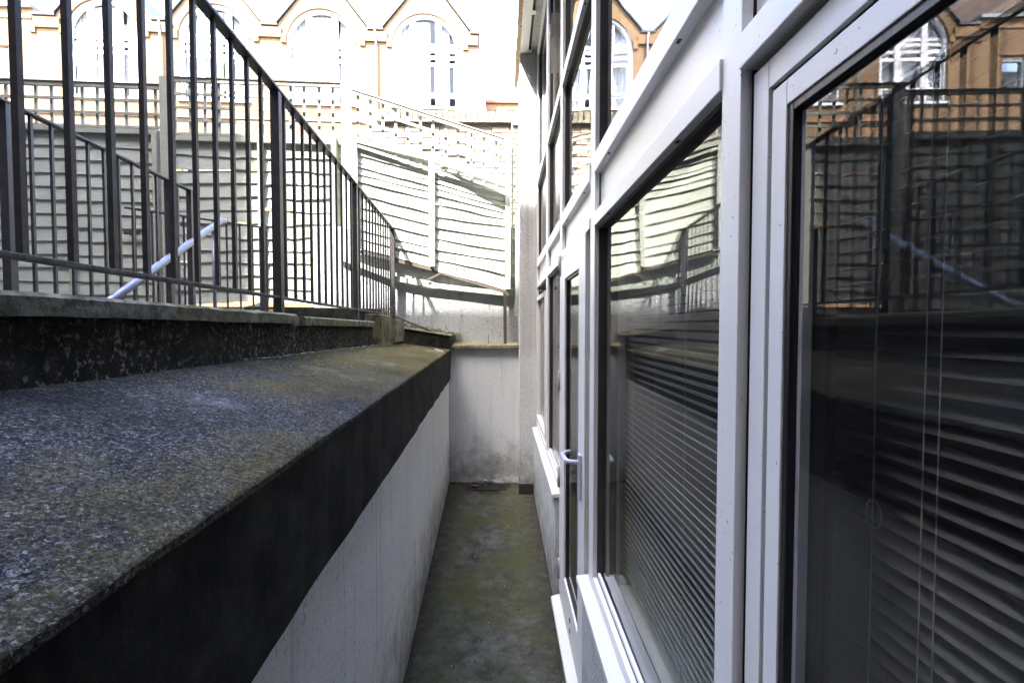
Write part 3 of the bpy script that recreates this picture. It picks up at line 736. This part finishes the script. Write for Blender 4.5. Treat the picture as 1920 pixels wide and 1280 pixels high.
for wi, c in enumerate(wins):
    ring(c, HW+.005, HW+.07, SPZ, -.02, .0).build('arch_bricks', 'yellow_brick', gbld)
    m = ring(c, HW-.09, HW+.0, SPZ, .05, .22)
    for s_ in (-1, 1): m.box((c+s_*(HW-.09), .05, SILL), (c+s_*HW, .22, SPZ))
    for x in (-.46, .46): m.box((c+x-.10, .12, SILL), (c+x+.10, .225, SPZ+math.sqrt(HW*HW-.21)-.03))
    for z in (SILL+.04, SILL+.46, 11.08, 11.34, 11.58, 11.76): m.box((c-HW+.01, .15, z-.055), (c+HW-.01, .215, z+.055))
    wf = m.build('window', 'white_frame_far', gbld)
    for (xa, xb) in ((-1.07, -.53), (-.39, .39), (.53, 1.07)):
        ztop = SPZ+math.sqrt(max(.02, HW*HW-max(abs(xa), abs(xb))**2))-.05
        for (za, zb) in ((SILL+.5, 11.04), (11.8, max(11.9, ztop))):
            m = MB(); m.box((c+xa, .17, za), (c+xb, .176, zb)); m.build('pane', 'glass_far', wf)
            if za < 11: 
                fr_ = MB()
                for (q0, q1) in (((c+xa, za), (c+xb, za+.05)), ((c+xa, zb-.05), (c+xb, zb)), ((c+xa, za), (c+xa+.05, zb)), ((c+xb-.05, za), (c+xb, zb))):
                    fr_.box((q0[0], .10, q0[1]), (q1[0], .165, q1[1]))
                fr_.build('casement', 'white_frame_far', wf)
    # net curtains behind
    m = MB()
    spans = ((-1.1, -.5, .95), (-.4, .15, 1), (.55, .85, 1)) if wi % 2 == 0 else ((-1.1, -.6, 1), (-.4, .3, 1), (.6, 1.1, 1))
    for (xa, xb, f) in spans:
        n = 8
        for k in range(n):
            u0 = xa+(xb-xa)*k/n; u1 = xa+(xb-xa)*(k+1)/n
            yk = .34+.03*(k % 2); yk1 = .34+.03*((k+1) % 2)
            m.hexa([(c+u0, yk, SILL+.1), (c+u1, yk1, SILL+.1), (c+u1, yk1+.01, SILL+.1), (c+u0, yk+.01, SILL+.1), (c+u0, yk, 12.7), (c+u1, yk1, 12.7), (c+u1, yk1+.01, 12.7), (c+u0, yk+.01, 12.7)])
    m.build('curtain', 'curtain', wf)
    box('sill', (c-HW-.06, -.07, SILL-.09), (c+HW+.06, .12, SILL), 'white_frame_far', gbld, .01)
    # rectangular window on the storey below
    m = MB()
    for s_ in (-1, 1): m.box((c+s_*(HW-.1), .14, 5.4), (c+s_*HW, .22, 8.35))
    m.box((c-HW, .14, 8.24), (c+HW, .22, 8.35)); m.box((c-.5, .13, 5.4), (c-.4, .22, 8.3)); m.box((c+.4, .13, 5.4), (c+.5, .22, 8.3)); m.box((c-HW, .15, 7.5), (c+HW, .21, 7.58))
    wf2 = m.build('window', 'white_frame_far', gbld)
    box('pane', (c-HW+.1, .17, 5.5), (c+HW-.1, .176, 8.24), 'glass_far', wf2)
    box('curtain', (c-HW+.2, .3, 5.5), (c+.3, .31, 8.24), 'curtain', wf2)
# tilted-open casement in the middle window
m = MB(); c = wins[1]
rt = Matrix.Rotation(R(-12), 3, 'X')
for (q0, q1) in (((c-.4, 10.0), (c+.4, 10.07)), ((c-.4, 10.96), (c+.4, 11.03)), ((c-.4, 10.0), (c-.33, 11.03)), ((c+.33, 10.0), (c+.4, 11.03))):
    m.box((q0[0], .03, q0[1]), (q1[0], .08, q1[1]), rt, (c, .08, 11.03))
m.build('open_casement', 'white_frame_far', gbld)
for (c, z, ww, hh) in small:
    m = MB()
    for s_ in (-1, 1): m.box((c+s_*(ww/2-.08), .1, z), (c+s_*ww/2, .2, z+hh))
    m.box((c-ww/2, .1, z), (c+ww/2, .2, z+.08)); m.box((c-ww/2, .1, z+hh-.16), (c+ww/2, .2, z+hh)); 
    wf = m.build('window', 'white_frame_far', gbld); box('pane', (c-ww/2+.08, .15, z+.08), (c+ww/2-.08, .156, z+hh-.16), 'glass_far', wf)
    box('lintel', (c-ww/2-.1, -.03, z+hh+.02), (c+ww/2+.1, 0, z+hh+.09), 'orange_brick', gbld)
for s0 in (-P_+.02, -3*P_+.02):
    MB().tube([(s0-.05, -.06, 12.1), (s0-.02, -.10, 11.95), (s0, -.08, 11.7), (s0, -.08, 1.3)], .035, 8).build('downpipe', 'roof_lead', gbld, smooth=True)
for c, z in ((wins[0]+.0, 13.85),): MB().tube([(c-.05, -.02, z), (c-.05, .01, z)], .09, 14).build('wall_vent', 'orange_brick', gbld)
rw_ = thing('low_wing', 'lower sunlit brick wing with red tiled coping right of the gabled building', 'building', (0, 18.6, 0))
box('wall', (-.6, 0, 1.2), (9, 6, 10.05), 'yellow_brick', rw_); box('coping', (-.62, -.07, 10.053), (9, .5, 10.15), 'red_tile', rw_); box('band', (-.58, -.04, 9.78), (9, 0, 9.86), 'red_tile', rw_)
for x in (1.5, 4.5):
    box('window', (x, -.02, 6.5), (x+1.2, .0, 8), 'white_frame_far', rw_)

# neighbouring blocks round the yard: shaded brown wall at the left, tall block behind the camera
def block(name, lbl, x0, x1, y0, y1, z1, mat, face, winrows):
    t = thing(name, lbl, 'building', ((x0+x1)/2, (y0+y1)/2, 0)); ox, oy = t.location.x, t.location.y
    box('wall', (x0-ox, y0-oy, -.04), (x1-ox, y1-oy, z1), mat, t)
    box('parapet', (x0-ox-.05, y0-oy-.05, z1+.002), (x1-ox+.05, y1-oy+.05, z1+.12), 'roof_lead', t)
    for (u, z) in winrows:
        if face == 'x':
            a, b = (x1-ox, u-oy, z), (x1-ox+.03, u-oy+1.2, z+1.5); g0, g1 = (x1-ox+.03, u-oy+.08, z+.08), (x1-ox+.036, u-oy+1.12, z+1.42)
        else:
            a, b = (u-ox, y1-oy, z), (u-ox+1.2, y1-oy+.03, z+1.5); g0, g1 = (u-ox+.08, y1-oy+.03, z+.08), (u-ox+1.12, y1-oy+.036, z+1.42)
        f = box('window', a, b, 'white_frame_far', t); box('pane', g0, g1, 'reveal_dark', f)
    return t
block('brown_block', 'tall brown brick block standing in shade just left of the view', -18, -8.45, -1.5, 7.6, 15.62, 'brown_brick', 'x', [(u, z) for u in (-.5, 2.4) for z in (3, 6.2, 9.4, 12.5)])
block('rear_block', 'tall brick block behind the viewer that shades the yard', -18, 9, -14, -1.7, 13.93, 'brown_brick_back', 'y', [(u, z) for u in (-7, -3.6) for z in (3, 6.2, 9.4, 12)])

# ================================================================== GLAZED BUILDING (right)
FX = .325
gbd = thing('glazed_building', 'white framed window wall of the building along the right of the path', 'building', (.325, 1.6, 0))
def G(name, a, b, mat, bevel=.0015, parent=None, label=None):
    p = parent or gbd; o = box(name, a, b, mat, None, bevel)
    o.parent = p
    off_ = Vector(gbd.location)
    if p is gbd: o.matrix_parent_inverse = Matrix.Translation(-off_)
    else: o.matrix_parent_inverse = Matrix.Identity(4)
    if label: o['label'] = label
    return o
def GM(m, name, mat, parent=None, bevel=0, smooth=False):
    o = m.build(name, mat, None, bevel, smooth); o.parent = parent or gbd
    o.matrix_parent_inverse = Matrix.Translation(-Vector(gbd.location)) if parent is None else Matrix.Identity(4)
    return o
YM = {'Z': (-.62, -.56), 'A': (.657, .713), 'B': (1.685, 1.768), 'C': (2.60, 2.69), 'D': (3.42, 3.53), 'E': (4.43, 4.497)}
G('plinth_wall', (.302, -1.6, -.03), (.46, 4.50, .622), 'render_pillar', 0)
# pillar
G('pillar', (.169, 4.505, -.03), (.46, 4.86, 4.13), 'render_pillar', .006)
G('pillar_base', (.160, 4.498, -.03), (.30, 4.504, .10), 'dirt', 0)
for k, (a, b) in YM.items():
    G('mullion', (FX, a, .60 if k not in 'C' else .10), (.341, b, 4.12), 'frame_white'); G('mullion_core', (.3415, a+.001, .60 if k not in 'C' else .10), (.41, b-.001, 4.12), 'gasket_dark')
    G('inner_mullion', (.412, a+.02, .60), (.475, b+.012, 4.12), 'interior_beige')
order = ['Z', 'A', 'B', 'C', 'D', 'E']
GLX = .352
glass_objs = []
def pane_pair(y0, y1, z0, z1, x=GLX, tilt=0.0, parent=None, flat=False):
    for i, (dx, mt) in enumerate(((0, 'glass_flat' if flat else 'glass'), (.018, 'glass_inner_flat' if flat else 'glass_inner'))):
        cy = (y0+y1)/2; w = (y1-y0)/2; s = math.tan(tilt)*w
        m = MB(); xx = x+dx
        # tilt swings the far edge in or out a little
        m.hexa([(xx-s, y0, z0), (xx+.004-s, y0, z0), (xx+.004+s, y1, z0), (xx+s, y1, z0), (xx-s, y0, z1), (xx+.004-s, y0, z1), (xx+.004+s, y1, z1), (xx+s, y1, z1)])
        GM(m, 'pane', mt, parent)
def reveal(y0, y1, z0, z1, x0=.3395, x1=.40, t=.008, mat='reveal_dark'):
    m = MB(); m.box((x0, y0, z0), (x1, y0+t, z1)); m.box((x0, y1-t, z0), (x1, y1, z1))
    m.box((x0, y0+t, z1-t), (x1, y1-t, z1)); m.box((x0, y0+t, z0), (x1, y1-t, z0+t*.6)); GM(m, 'gasket', mat)
def transom(y0, y1, z0, z1, slots=True):
    G('transom', (FX-.004, y0+.0005, z0), (.405, y1-.0005, z1), 'frame_white', .002)
    for f in (.2, .8):
        y = y0+(y1-y0)*f; m = MB(); m.box((FX+.002, y-.007, z0-.0012), (FX+.009, y+.007, z0+.001)); GM(m, 'drain_slot', 'black_paint')
for i in range(5):
    k0, k1 = order[i], order[i+1]; y0 = YM[k0][1]; y1 = YM[k1][0]
    door = (k0 == 'B')
    # head transom, spandrel panel, upper transom, upper windows
    if not door: transom(y0, y1, 1.945, 1.992)
    else: G('transom', (FX-.004, y0+.0005, 1.955), (.405, y1-.0005, 1.992), 'frame_white', .001)
    G('spandrel_panel', (.345, y0+.0005, 1.9925), (.38, y1-.0005, 2.1295), 'panel_white', 0)
    transom(y0, y1, 2.13, 2.195)
    transom(y0, y1, 2.87, 2.93)
    G('head_frame', (FX, y0+.0005, 4.05), (.405, y1-.0005, 4.12), 'frame_white')
    reveal(y0, y1, 2.195, 2.87); reveal(y0, y1, 2.93, 4.05)
    tilts = {'Z': 0, 'A': R(.15), 'B': R(-.1), 'C': R(.1), 'D': R(-.15)}[k0]
    pane_pair(y0+.011, y1-.011, 2.205, 2.86, tilt=tilts)
    if k0 not in 'C': pane_pair(y0+.011, y1-.011, 2.94, 4.04, tilt=-tilts)
# lower fixed windows
for (k0, k1, z0) in (('A', 'B', .665), ('C', 'D', .69), ('D', 'E', .69)):
    y0, y1 = YM[k0][1], YM[k1][0]
    G('bottom_frame', (FX, y0+.0005, .662), (.405, y1-.0005, .70), 'frame_white', .002)
    reveal(y0, y1, .70, 1.945)
    G('glazing_bead', (.340, y0+.0125, .7075), (.350, y1-.0125, .722), 'frame_white', .002)
    if k0 != 'D': pane_pair(y0+.011, y1-.011, .708, 1.934, tilt=R(.30) if k0 == 'A' else R(-.1))
# far opening light D-E with its own sash
y0, y1 = YM['D'][1], YM['E'][0]
sash = G('sash_frame', (FX-.006, y0+.02, .74), (FX+.03, y0+.06, 1.86), 'frame_white')
G('sash_frame', (FX-.006, y1-.06, .74), (FX+.03, y1-.02, 1.86), 'frame_white'); G('sash_frame', (FX-.006, y0+.061, 1.82), (FX+.03, y1-.061, 1.86), 'frame_white'); G('sash_frame', (FX-.006, y0+.061, .74), (FX+.03, y1-.061, .78), 'frame_white')
pane_pair(y0+.06, y1-.06, .78, 1.82, x=.345)
m = MB(); m.bar((FX-.03, y0+.15, 1.885), (FX+.01, y0+.5, 1.90), .03, .02); m.box((FX-.03, y0+.10, 1.865), (FX, y0+.2, 1.90)); GM(m, 'window_stay', 'gasket_dark')
# far upper bay: pale blind behind glass and open leaf edge
G('roller_blind', (.44, 2.70, 2.94), (.446, 3.41, 4.04), 'interior_beige', 0); G('roller_blind', (.44, 3.54, 2.94), (.446, 4.42, 4.04), 'interior_beige', 0)
G('casement_leaf', (.36, 2.70, 2.95), (.40, 2.76, 4.03), 'interior_beige'); G('casement_leaf', (.36, 3.36, 2.95), (.40, 3.41, 4.03), 'interior_beige')
m = MB(); m.bar((.352, 3.385, 3.35), (.352, 3.385, 3.75), .012, .02, (0, 1, 0)); m.bar((.345, 3.385, 3.6), (.34, 3.385, 3.68), .02, .03, (0, 1, 0)); GM(m, 'latch', 'hinge_grey')
pane_pair(2.78, 3.35, 2.96, 4.02, x=.37)
# sills
for (ya, yb, z, xo) in ((-1.5, 1.80, .652, .283), (2.68, 4.47, .652, .283)):
    m = MB(); m.hexa([(xo, ya, z-.030), (.40, ya, z-.014), (.40, yb, z-.014), (xo, yb, z-.030), (xo, ya, z-.006), (.40, ya, z+.0085), (.40, yb, z+.0085), (xo, yb, z-.006)])
    GM(m, 'sill', 'sill_white', bevel=.002)
# near opening sash
y0, y1 = YM['Z'][1], YM['A'][0]
G('shadow_gap', (.352, y0, .67), (.40, y1, 1.944), 'gasket_dark', 0)
def frame_ring(name, x0, x1, ya, yb, za, zb, t, mat):
    m = MB(); m.box((x0, ya, za), (x1, ya+t, zb)); m.box((x0, yb-t, za), (x1, yb, zb))
    m.box((x0, ya+t+.0004, zb-t), (x1, yb-t-.0004, zb)); m.box((x0, ya+t+.0004, za), (x1, yb-t-.0004, za+t)); return GM(m, name, mat, bevel=.0012)
for nm in ('shadow_gap',):
    o = [q for q in gbd.children if q.name.startswith('shadow_gap')][0]
    bpy.data.objects.remove(o)
frame_ring('gasket', .350, .40, y0+.0005, y1-.0005, .705, 1.9445, .02, 'gasket_dark')
frame_ring('sash_frame', .337, .372, y0+.011, y1-.0115, .715, 1.934, .036, 'frame_white')
frame_ring('sash_groove', .343, .370, y0+.047, y1-.0475, .751, 1.898, .006, 'gasket_dark')
frame_ring('sash_bead', .339, .370, y0+.053, y1-.0535, .757, 1.892, .030, 'frame_white')
frame_ring('gasket', .3415, .40, y0+.083, y1-.0835, .787, 1.862, .010, 'gasket_dark')
G('bottom_frame', (FX, y0+.0005, .662), (.405, y1-.0005, .7045), 'frame_white', .002)
pane_pair(y0+.09, y1-.09, .79, 1.855, x=.3470, tilt=R(.25), flat=True)
frame_ring('spacer_bar', .3515, .3645, y0+.0935, y1-.0940, .7975, 1.8515, .007, 'handle_grey')
# door
DX = .318
dy0, dy1 = 1.835, 2.598
G('door_gasket', (.345, 1.7685, .10), (.40, 1.8345, 1.9545), 'gasket_dark', 0)
dm = MB(); dm.box((DX, dy0, .105), (.36, 1.985, 1.95)); dm.box((DX, 2.43, .105), (.36, dy1, 1.95)); dm.box((DX, 1.9855, 1.835), (.36, 2.4295, 1.95)); dm.box((DX, 1.9855, .105), (.36, 2.4295, .30))
door = GM(dm, 'door', 'frame_white', bevel=.002)
door_inv = Matrix.Identity(4)
def D(m, name, mat, bevel=0, smooth=False):
    return GM(m, name, mat, door, bevel, smooth)
m = MB(); m.box((.327, 1.9856, .3005), (.36, 1.994, 1.8345)); m.box((.327, 2.421, .3005), (.36, 2.4294, 1.8345)); m.box((.327, 1.9945, 1.826), (.36, 2.4205, 1.8345)); m.box((.327, 1.9945, .3005), (.36, 2.4205, .309)); D(m, 'gasket', 'gasket_dark')
m = MB(); m.box((.336, 1.994, .309), (.340, 2.421, 1.826)); D(m, 'pane', 'glass')
m = MB(); m.box((.354, 1.994, .309), (.358, 2.421, 1.826)); D(m, 'pane', 'glass_inner')
m = MB(); m.box((DX-.012, 1.885, .90), (DX-.0005, 1.925, 1.085)); D(m, 'handle_plate', 'handle_grey', .004)
hp = [(DX-.010, 1.905, 1.052), (DX-.045, 1.91, 1.052), (DX-.056, 1.93, 1.05), (DX-.060, 2.01, 1.046), (DX-.058, 2.045, 1.046), (DX-.040, 2.068, 1.05), (DX-.018, 2.074, 1.052)]
D(MB().tube(hp, [.009, .0095, .0105, .0105, .0105, .0095, .008], 14), 'handle', 'handle_grey', 0, True)
for z in (.26, .77, 1.30, 1.92):
    D(MB().tube([(DX-.004, 2.604, z-.055), (DX-.004, 2.604, z+.055)], .010, 12), 'hinge', 'hinge_grey', 0, True)
m = MB()
for z in (.17, .22): m.tube([(DX-.001, 2.2, z), (DX-.003, 2.2, z)], .012, 10)
D(m, 'drain_cap', 'black_paint')
m = MB(); m.hexa([(.278, 1.76, .035), (.40, 1.76, .035), (.40, 2.68, .035), (.278, 2.68, .035), (.278, 1.76, .062), (.40, 1.76, .098), (.40, 2.68, .098), (.278, 2.68, .062)])
GM(m, 'threshold', 'sill_white', bevel=.004)
# remove plinth in front of the doorway by covering it with the dark door recess (plinth stops either side)
for o in list(gbd.children):
    if o.name.startswith('plinth_wall'): bpy.data.objects.remove(o)
G('plinth_wall', (.302, -1.6, -.03), (.46, 1.768, .622), 'render_pillar', 0)
G('plinth_wall', (.302, 2.69, -.03), (.46, 4.503, .622), 'render_pillar', 0)
G('door_base', (.345, 1.769, -.03), (.46, 2.689, .034), 'render_pillar', 0)
# rooms behind the glass
G('room_floor', (.48, -1.5, .02), (4.6, 4.86, .10), 'interior_floor', 0)
G('room_ceiling', (.47, -1.5, 2.02), (4.6, 4.86, 2.12), 'interior_wall', 0)
G('room_wall', (4.5, -1.5, .10), (4.7, 4.86, 4.3), 'interior_wall', 0)
G('party_wall', (.48, -1.62, -.03), (4.6, -1.52, 4.3), 'interior_wall', 0); G('party_wall', (.461, 4.87, -.03), (4.6, 5.0, 4.3), 'interior_wall', 0)
G('partition', (.48, 1.74, .10), (4.5, 1.80, 2.02), 'interior_wall', 0)
G('roof', (.30, -1.6, 4.14), (4.8, 5.04, 4.40), 'roof_lead', 0)
# eaves
G('soffit', (.268, -1.6, 4.123), (.33, 5.02, 4.139), 'render_rough', 0)
G('fascia_board', (.170, -1.6, 4.10), (.245, 5.02, 4.135), 'frame_white', .003)
G('soffit_gap', (.246, -1.6, 4.128), (.267, 5.02, 4.139), 'black_paint', 0)
G('eaves_board', (.150, -1.6, 4.136), (.299, 5.04, 4.20), 'tan_tile', 0)
tm = MB().box((0, 0, 0), (.14, .17, .018)).mesh('roof_tile', .004)
y = -.8
while y < 5.0:
    o = link('roof_tile', tm, 'tan_tile', gbd); o.matrix_parent_inverse = Matrix.Translation(-Vector(gbd.location)); o.location = (.133+rnd.uniform(-.004, .004), y, 4.10+rnd.uniform(0, .004)); o.scale.x = .25; y += .175
for y in (2.0, 2.75, 3.3, 3.9, 4.45):
    m = MB(); m.box((.236, y, 4.10), (.275, y+.05, 4.104)); m.box((.236, y, 4.104), (.24, y+.05, 4.125)); m.box((.271, y, 4.104), (.275, y+.05, 4.125)); GM(m, 'bracket', 'frame_white')

# ---- blinds (hang inside, top level)
def blind(lbl, x, ya, yb, z0, z1, pitch, wid, tilt, mat, cords, knot=None):
    t = thing('venetian_blind', lbl, 'blind', (x, (ya+yb)/2, z0), 0, 'venetian blinds behind the glass')
    w = (yb-ya)/2; vs = []; 
    sm = MB(); n = 4; sec = []
    for i in range(n+1):
        u = i/n-.5; sec.append((u*wid, .0016*(1-4*u*u)))
    ct, st = math.cos(tilt), math.sin(tilt)
    pts = [(a*ct-b*st, a*st+b*ct) for a, b in sec]; pts2 = [(a*ct-(b-.0006)*st, a*st+(b-.0006)*ct) for a, b in reversed(sec)]
    loop = pts+pts2; L = len(loop)
    for yy in (-w, w): sm.v += [Vector((p, yy, q)) for p, q in loop]
    sm.f = [(k, (k+1) % L, L+(k+1) % L, L+k) for k in range(L)]+[tuple(reversed(range(L))), tuple(range(L, 2*L))]
    me = sm.mesh('slat'); z = .01
    while z < z1-z0-.03:
        o = link('slat', me, mat, t); o.location = (0, 0, z); o.rotation_euler = (rnd.uniform(-.0012, .0012), 0, 0); z += pitch
    box('headrail', (-.014, -w, z1-z0-.028), (.014, w, z1-z0), mat, t)
    for i, cy in enumerate(cords):
        MB().tube([(-wid/2*ct-.002, cy-t.location.y, 0), (-wid/2*ct-.002, cy-t.location.y, z1-z0)], .0008, 6).build('cord', 'cord', t)
    if knot:
        ky, kz = knot; px_ = -wid/2-.004; L_ = []
        for i in range(17):
            a = 2*math.pi*i/16; L_.append((px_, ky-t.location.y+.013*math.sin(a), kz-z0-.02-.018*math.cos(a)-.018+.018))
        MB().tube(L_, .0011, 6, False).build('cord_loop', 'cord', t)
        MB().tube([(px_, ky-t.location.y, kz-z0), (px_, ky-t.location.y+.004, kz-z0+.18), (px_, ky-t.location.y-.004, kz-z0+.45)], .0011, 6).build('cord', 'cord', t)
    return t
blind('dark venetian blind half open behind the nearest pane', .50, -.5, .728, .76, 1.93, .0222, .025, R(16), 'blind_dark', (.612, .539, .52), knot=(.607, 1.375))
blind('pale grey venetian blind nearly closed behind the second window, left of the near sash', .452, .70, 1.72, .70, 1.93, .0222, .025, R(-38), 'blind_grey', (.95, 1.14, 1.36, 1.60))
G('inner_sill', (.415, -.5, .60), (.60, 1.73, .66), 'sill_white', .003)

# ================================================================== DRAIN, DEBRIS, WEED
gl = thing('gully_grate', 'black cast iron gully grate sunk in the path before the end wall', 'grate', (-.14, 4.67, 0))
m = MB(); m.box((-.10, -.07, .004), (.10, -.055, .014)); m.box((-.10, .055, .004), (.10, .07, .014)); m.box((-.10, -.0548, .004), (-.085, .0548, .014)); m.box((.085, -.0548, .004), (.10, .0548, .014)); m.build('rim', 'gully_iron', gl, .002)
for k in range(7): box('bar', (-.078+k*.024, -.0545, .005), (-.066+k*.024, .0545, .012), 'gully_iron', gl)
dr = thing('drain_guard', 'small grey plastic guard over the drain at the foot of the end wall', 'drain', (-.17, 4.74, 0))
for (dx, dy, r) in ((-.045, .02, .018), (.005, .0, .022)):
    m = MB(); m.tube([(dx, dy, .048), (dx, dy, .062), (dx, dy, .068)], [r, r*.9, r*.4], 14); m.build('cap', 'plastic_grey', dr, smooth=True)
    m = MB()
    for a in range(8): 
        x = dx+r*.85*math.cos(a*.785); y = dy+r*.85*math.sin(a*.785); m.tube([(x, y, .005), (x, y, .05)], .0028, 6)
    m.build('fin', 'plastic_grey', dr)
def debris(name, lbl, cat, n, fn, size, mat, kind='stuff'):
    vs = []; fs = []
    for i in range(n):
        x, y, z = fn(); s = size*rnd.uniform(.4, 1.4); a = rnd.uniform(0, 6.28); b = len(vs)
        ax = Vector((math.cos(a), math.sin(a), rnd.uniform(-.3, .3)))*s; bx_ = Vector((-math.sin(a), math.cos(a), rnd.uniform(-.3, .3)))*s*rnd.uniform(.3, 1); h = Vector((0, 0, s*.35)); p = Vector((x, y, z))
        vs += [tuple(p-ax), tuple(p-bx_), tuple(p+ax), tuple(p+bx_), tuple(p+h)]
        fs += [(b, b+1, b+4), (b+1, b+2, b+4), (b+2, b+3, b+4), (b+3, b, b+4), (b+3, b+2, b+1, b)]
    me = bpy.data.meshes.new(name); me.from_pydata(vs, [], fs)
    bm = bmesh.new(); bm.from_mesh(me); bmesh.ops.recalc_face_normals(bm, faces=bm.faces); bm.to_mesh(me); bm.free()
    return tag(link(name, me, mat), lbl, cat, None, kind)
g = lambda m_, s: rnd.gauss(m_, s)
debris('leaf_litter', 'dark wet leaf litter around the drain', 'litter', 900, lambda: (g(-.13, .09), min(4.79, g(4.72, .07)), .006), .010, 'dirt')
debris('wall_foot_dirt', 'crumbs of dirt along the foot of the right hand wall', 'dirt', 900, lambda: (.300-abs(g(0, .012)), rnd.uniform(1.2, 4.5), .003), .004, 'dirt')
debris('wall_foot_dirt', 'crumbs of dirt along the foot of the left hand retaining wall', 'dirt', 900, lambda: (lambda y: (edgeX(y)-.02+abs(g(0, .012)), y, .003))(rnd.uniform(1.2, 4.8)), .004, 'dirt')
debris('leaf_litter', 'brown leaf scraps and crumbs thinly strewn over the whole path', 'litter', 260, lambda: (rnd.uniform(-.45, .28), rnd.uniform(1.3, 4.7), .005), .006, 'dirt')
debris('grit', 'pale flakes scattered over the path', 'grit', 120, lambda: (rnd.uniform(-.45, .28), rnd.uniform(1.3, 4.7), .004), .0026, 'coping_brick')
def sl():
    y = rnd.uniform(1.0, 4.65); u = abs(g(0, .22)) % 1; x = wallX(y)+.02+(edgeX(y)-wallX(y))*u*.98; uu = (x-(wallX(y)-.02))/(edgeX(y)+.004-(wallX(y)-.02))
    return (x, y, slabz(x, y, uu)+.002)
debris('moss_crumbs', 'crumbs of moss and grit lying on the felt ledge', 'moss', 900, sl, .005, 'coping_concrete')
debris('flakes', 'pale paint flakes along the foot of the dwarf wall', 'flakes', 160, lambda: (lambda y: (wallX(y)+.012+abs(g(0, .02)), y, slabz(wallX(y), y, .03)+.004))(rnd.uniform(1.6, 3.7)), .006, 'render_white')
debris('moss_heap', 'mossy dirt heaped behind the black upstand', 'moss', 700, lambda: (lambda x: (x, rnd.uniform(4.9, 5.12), 1.50-.17*(x+.5)+.012+abs(g(0, .014))))(rnd.uniform(-1.05, -.42)), .013, 'coping_concrete')
debris('ledge_moss', 'small moss tufts on the ledge of the end wall', 'moss', 160, lambda: (rnd.uniform(-.49, .18), rnd.uniform(5.04, 5.13), 1.435), .008, 'coping_concrete')
o = MB().bar((-.30, 4.72, .012), (-.23, 4.70, .014), .04, .016).build('rag', 'red_rag', None, .004); tag(o, 'scrap of reddish rag beside the drain guard', 'rag')
o = MB().hexa([(-.50, 3.55, 1.418), (-.44, 3.56, 1.404), (-.44, 3.62, 1.404), (-.49, 3.61, 1.417), (-.50, 3.55, 1.424), (-.44, 3.56, 1.408), (-.44, 3.62, 1.408), (-.49, 3.61, 1.424)]).build('paper_scrap', 'interior_beige'); tag(o, 'small pale scrap lying on the mossy ledge near its edge', 'scrap')
wd = thing('weed', 'small green weed growing at the pier beside the railing', 'plant', (-.97, 4.02, 1.685))
vs = []; fs = []
for k in range(16):
    a = rnd.uniform(0, 6.28); L = rnd.uniform(.05, .14); tip = Vector((math.cos(a)*L*.8, math.sin(a)*L*.8, L*.8))
    MB().tube([(0, 0, 0), tip*.5+Vector((0, 0, .02)), tip], [.0018, .0014, .0008], 5).build('stem', 'twig', wd)
    for j in range(5):
        p = tip*(.45+.14*j)+Vector((rnd.uniform(-.012, .012), rnd.uniform(-.012, .012), 0)); s = .012; b = rnd.uniform(0, 6.28); n = len(vs)
        d1 = Vector((math.cos(b), math.sin(b), rnd.uniform(-.4, .4)))*s; d2 = Vector((-math.sin(b), math.cos(b), rnd.uniform(-.3, .3)))*s*.5
        vs += [tuple(p), tuple(p+d1*.7+d2), tuple(p+d1*1.6), tuple(p+d1*.7-d2)]; fs.append((n, n+1, n+2, n+3))
me = bpy.data.meshes.new('leaves'); me.from_pydata(vs, [], fs); link('leaves', me, 'leaf_green', wd)['kind'] = 'stuff'
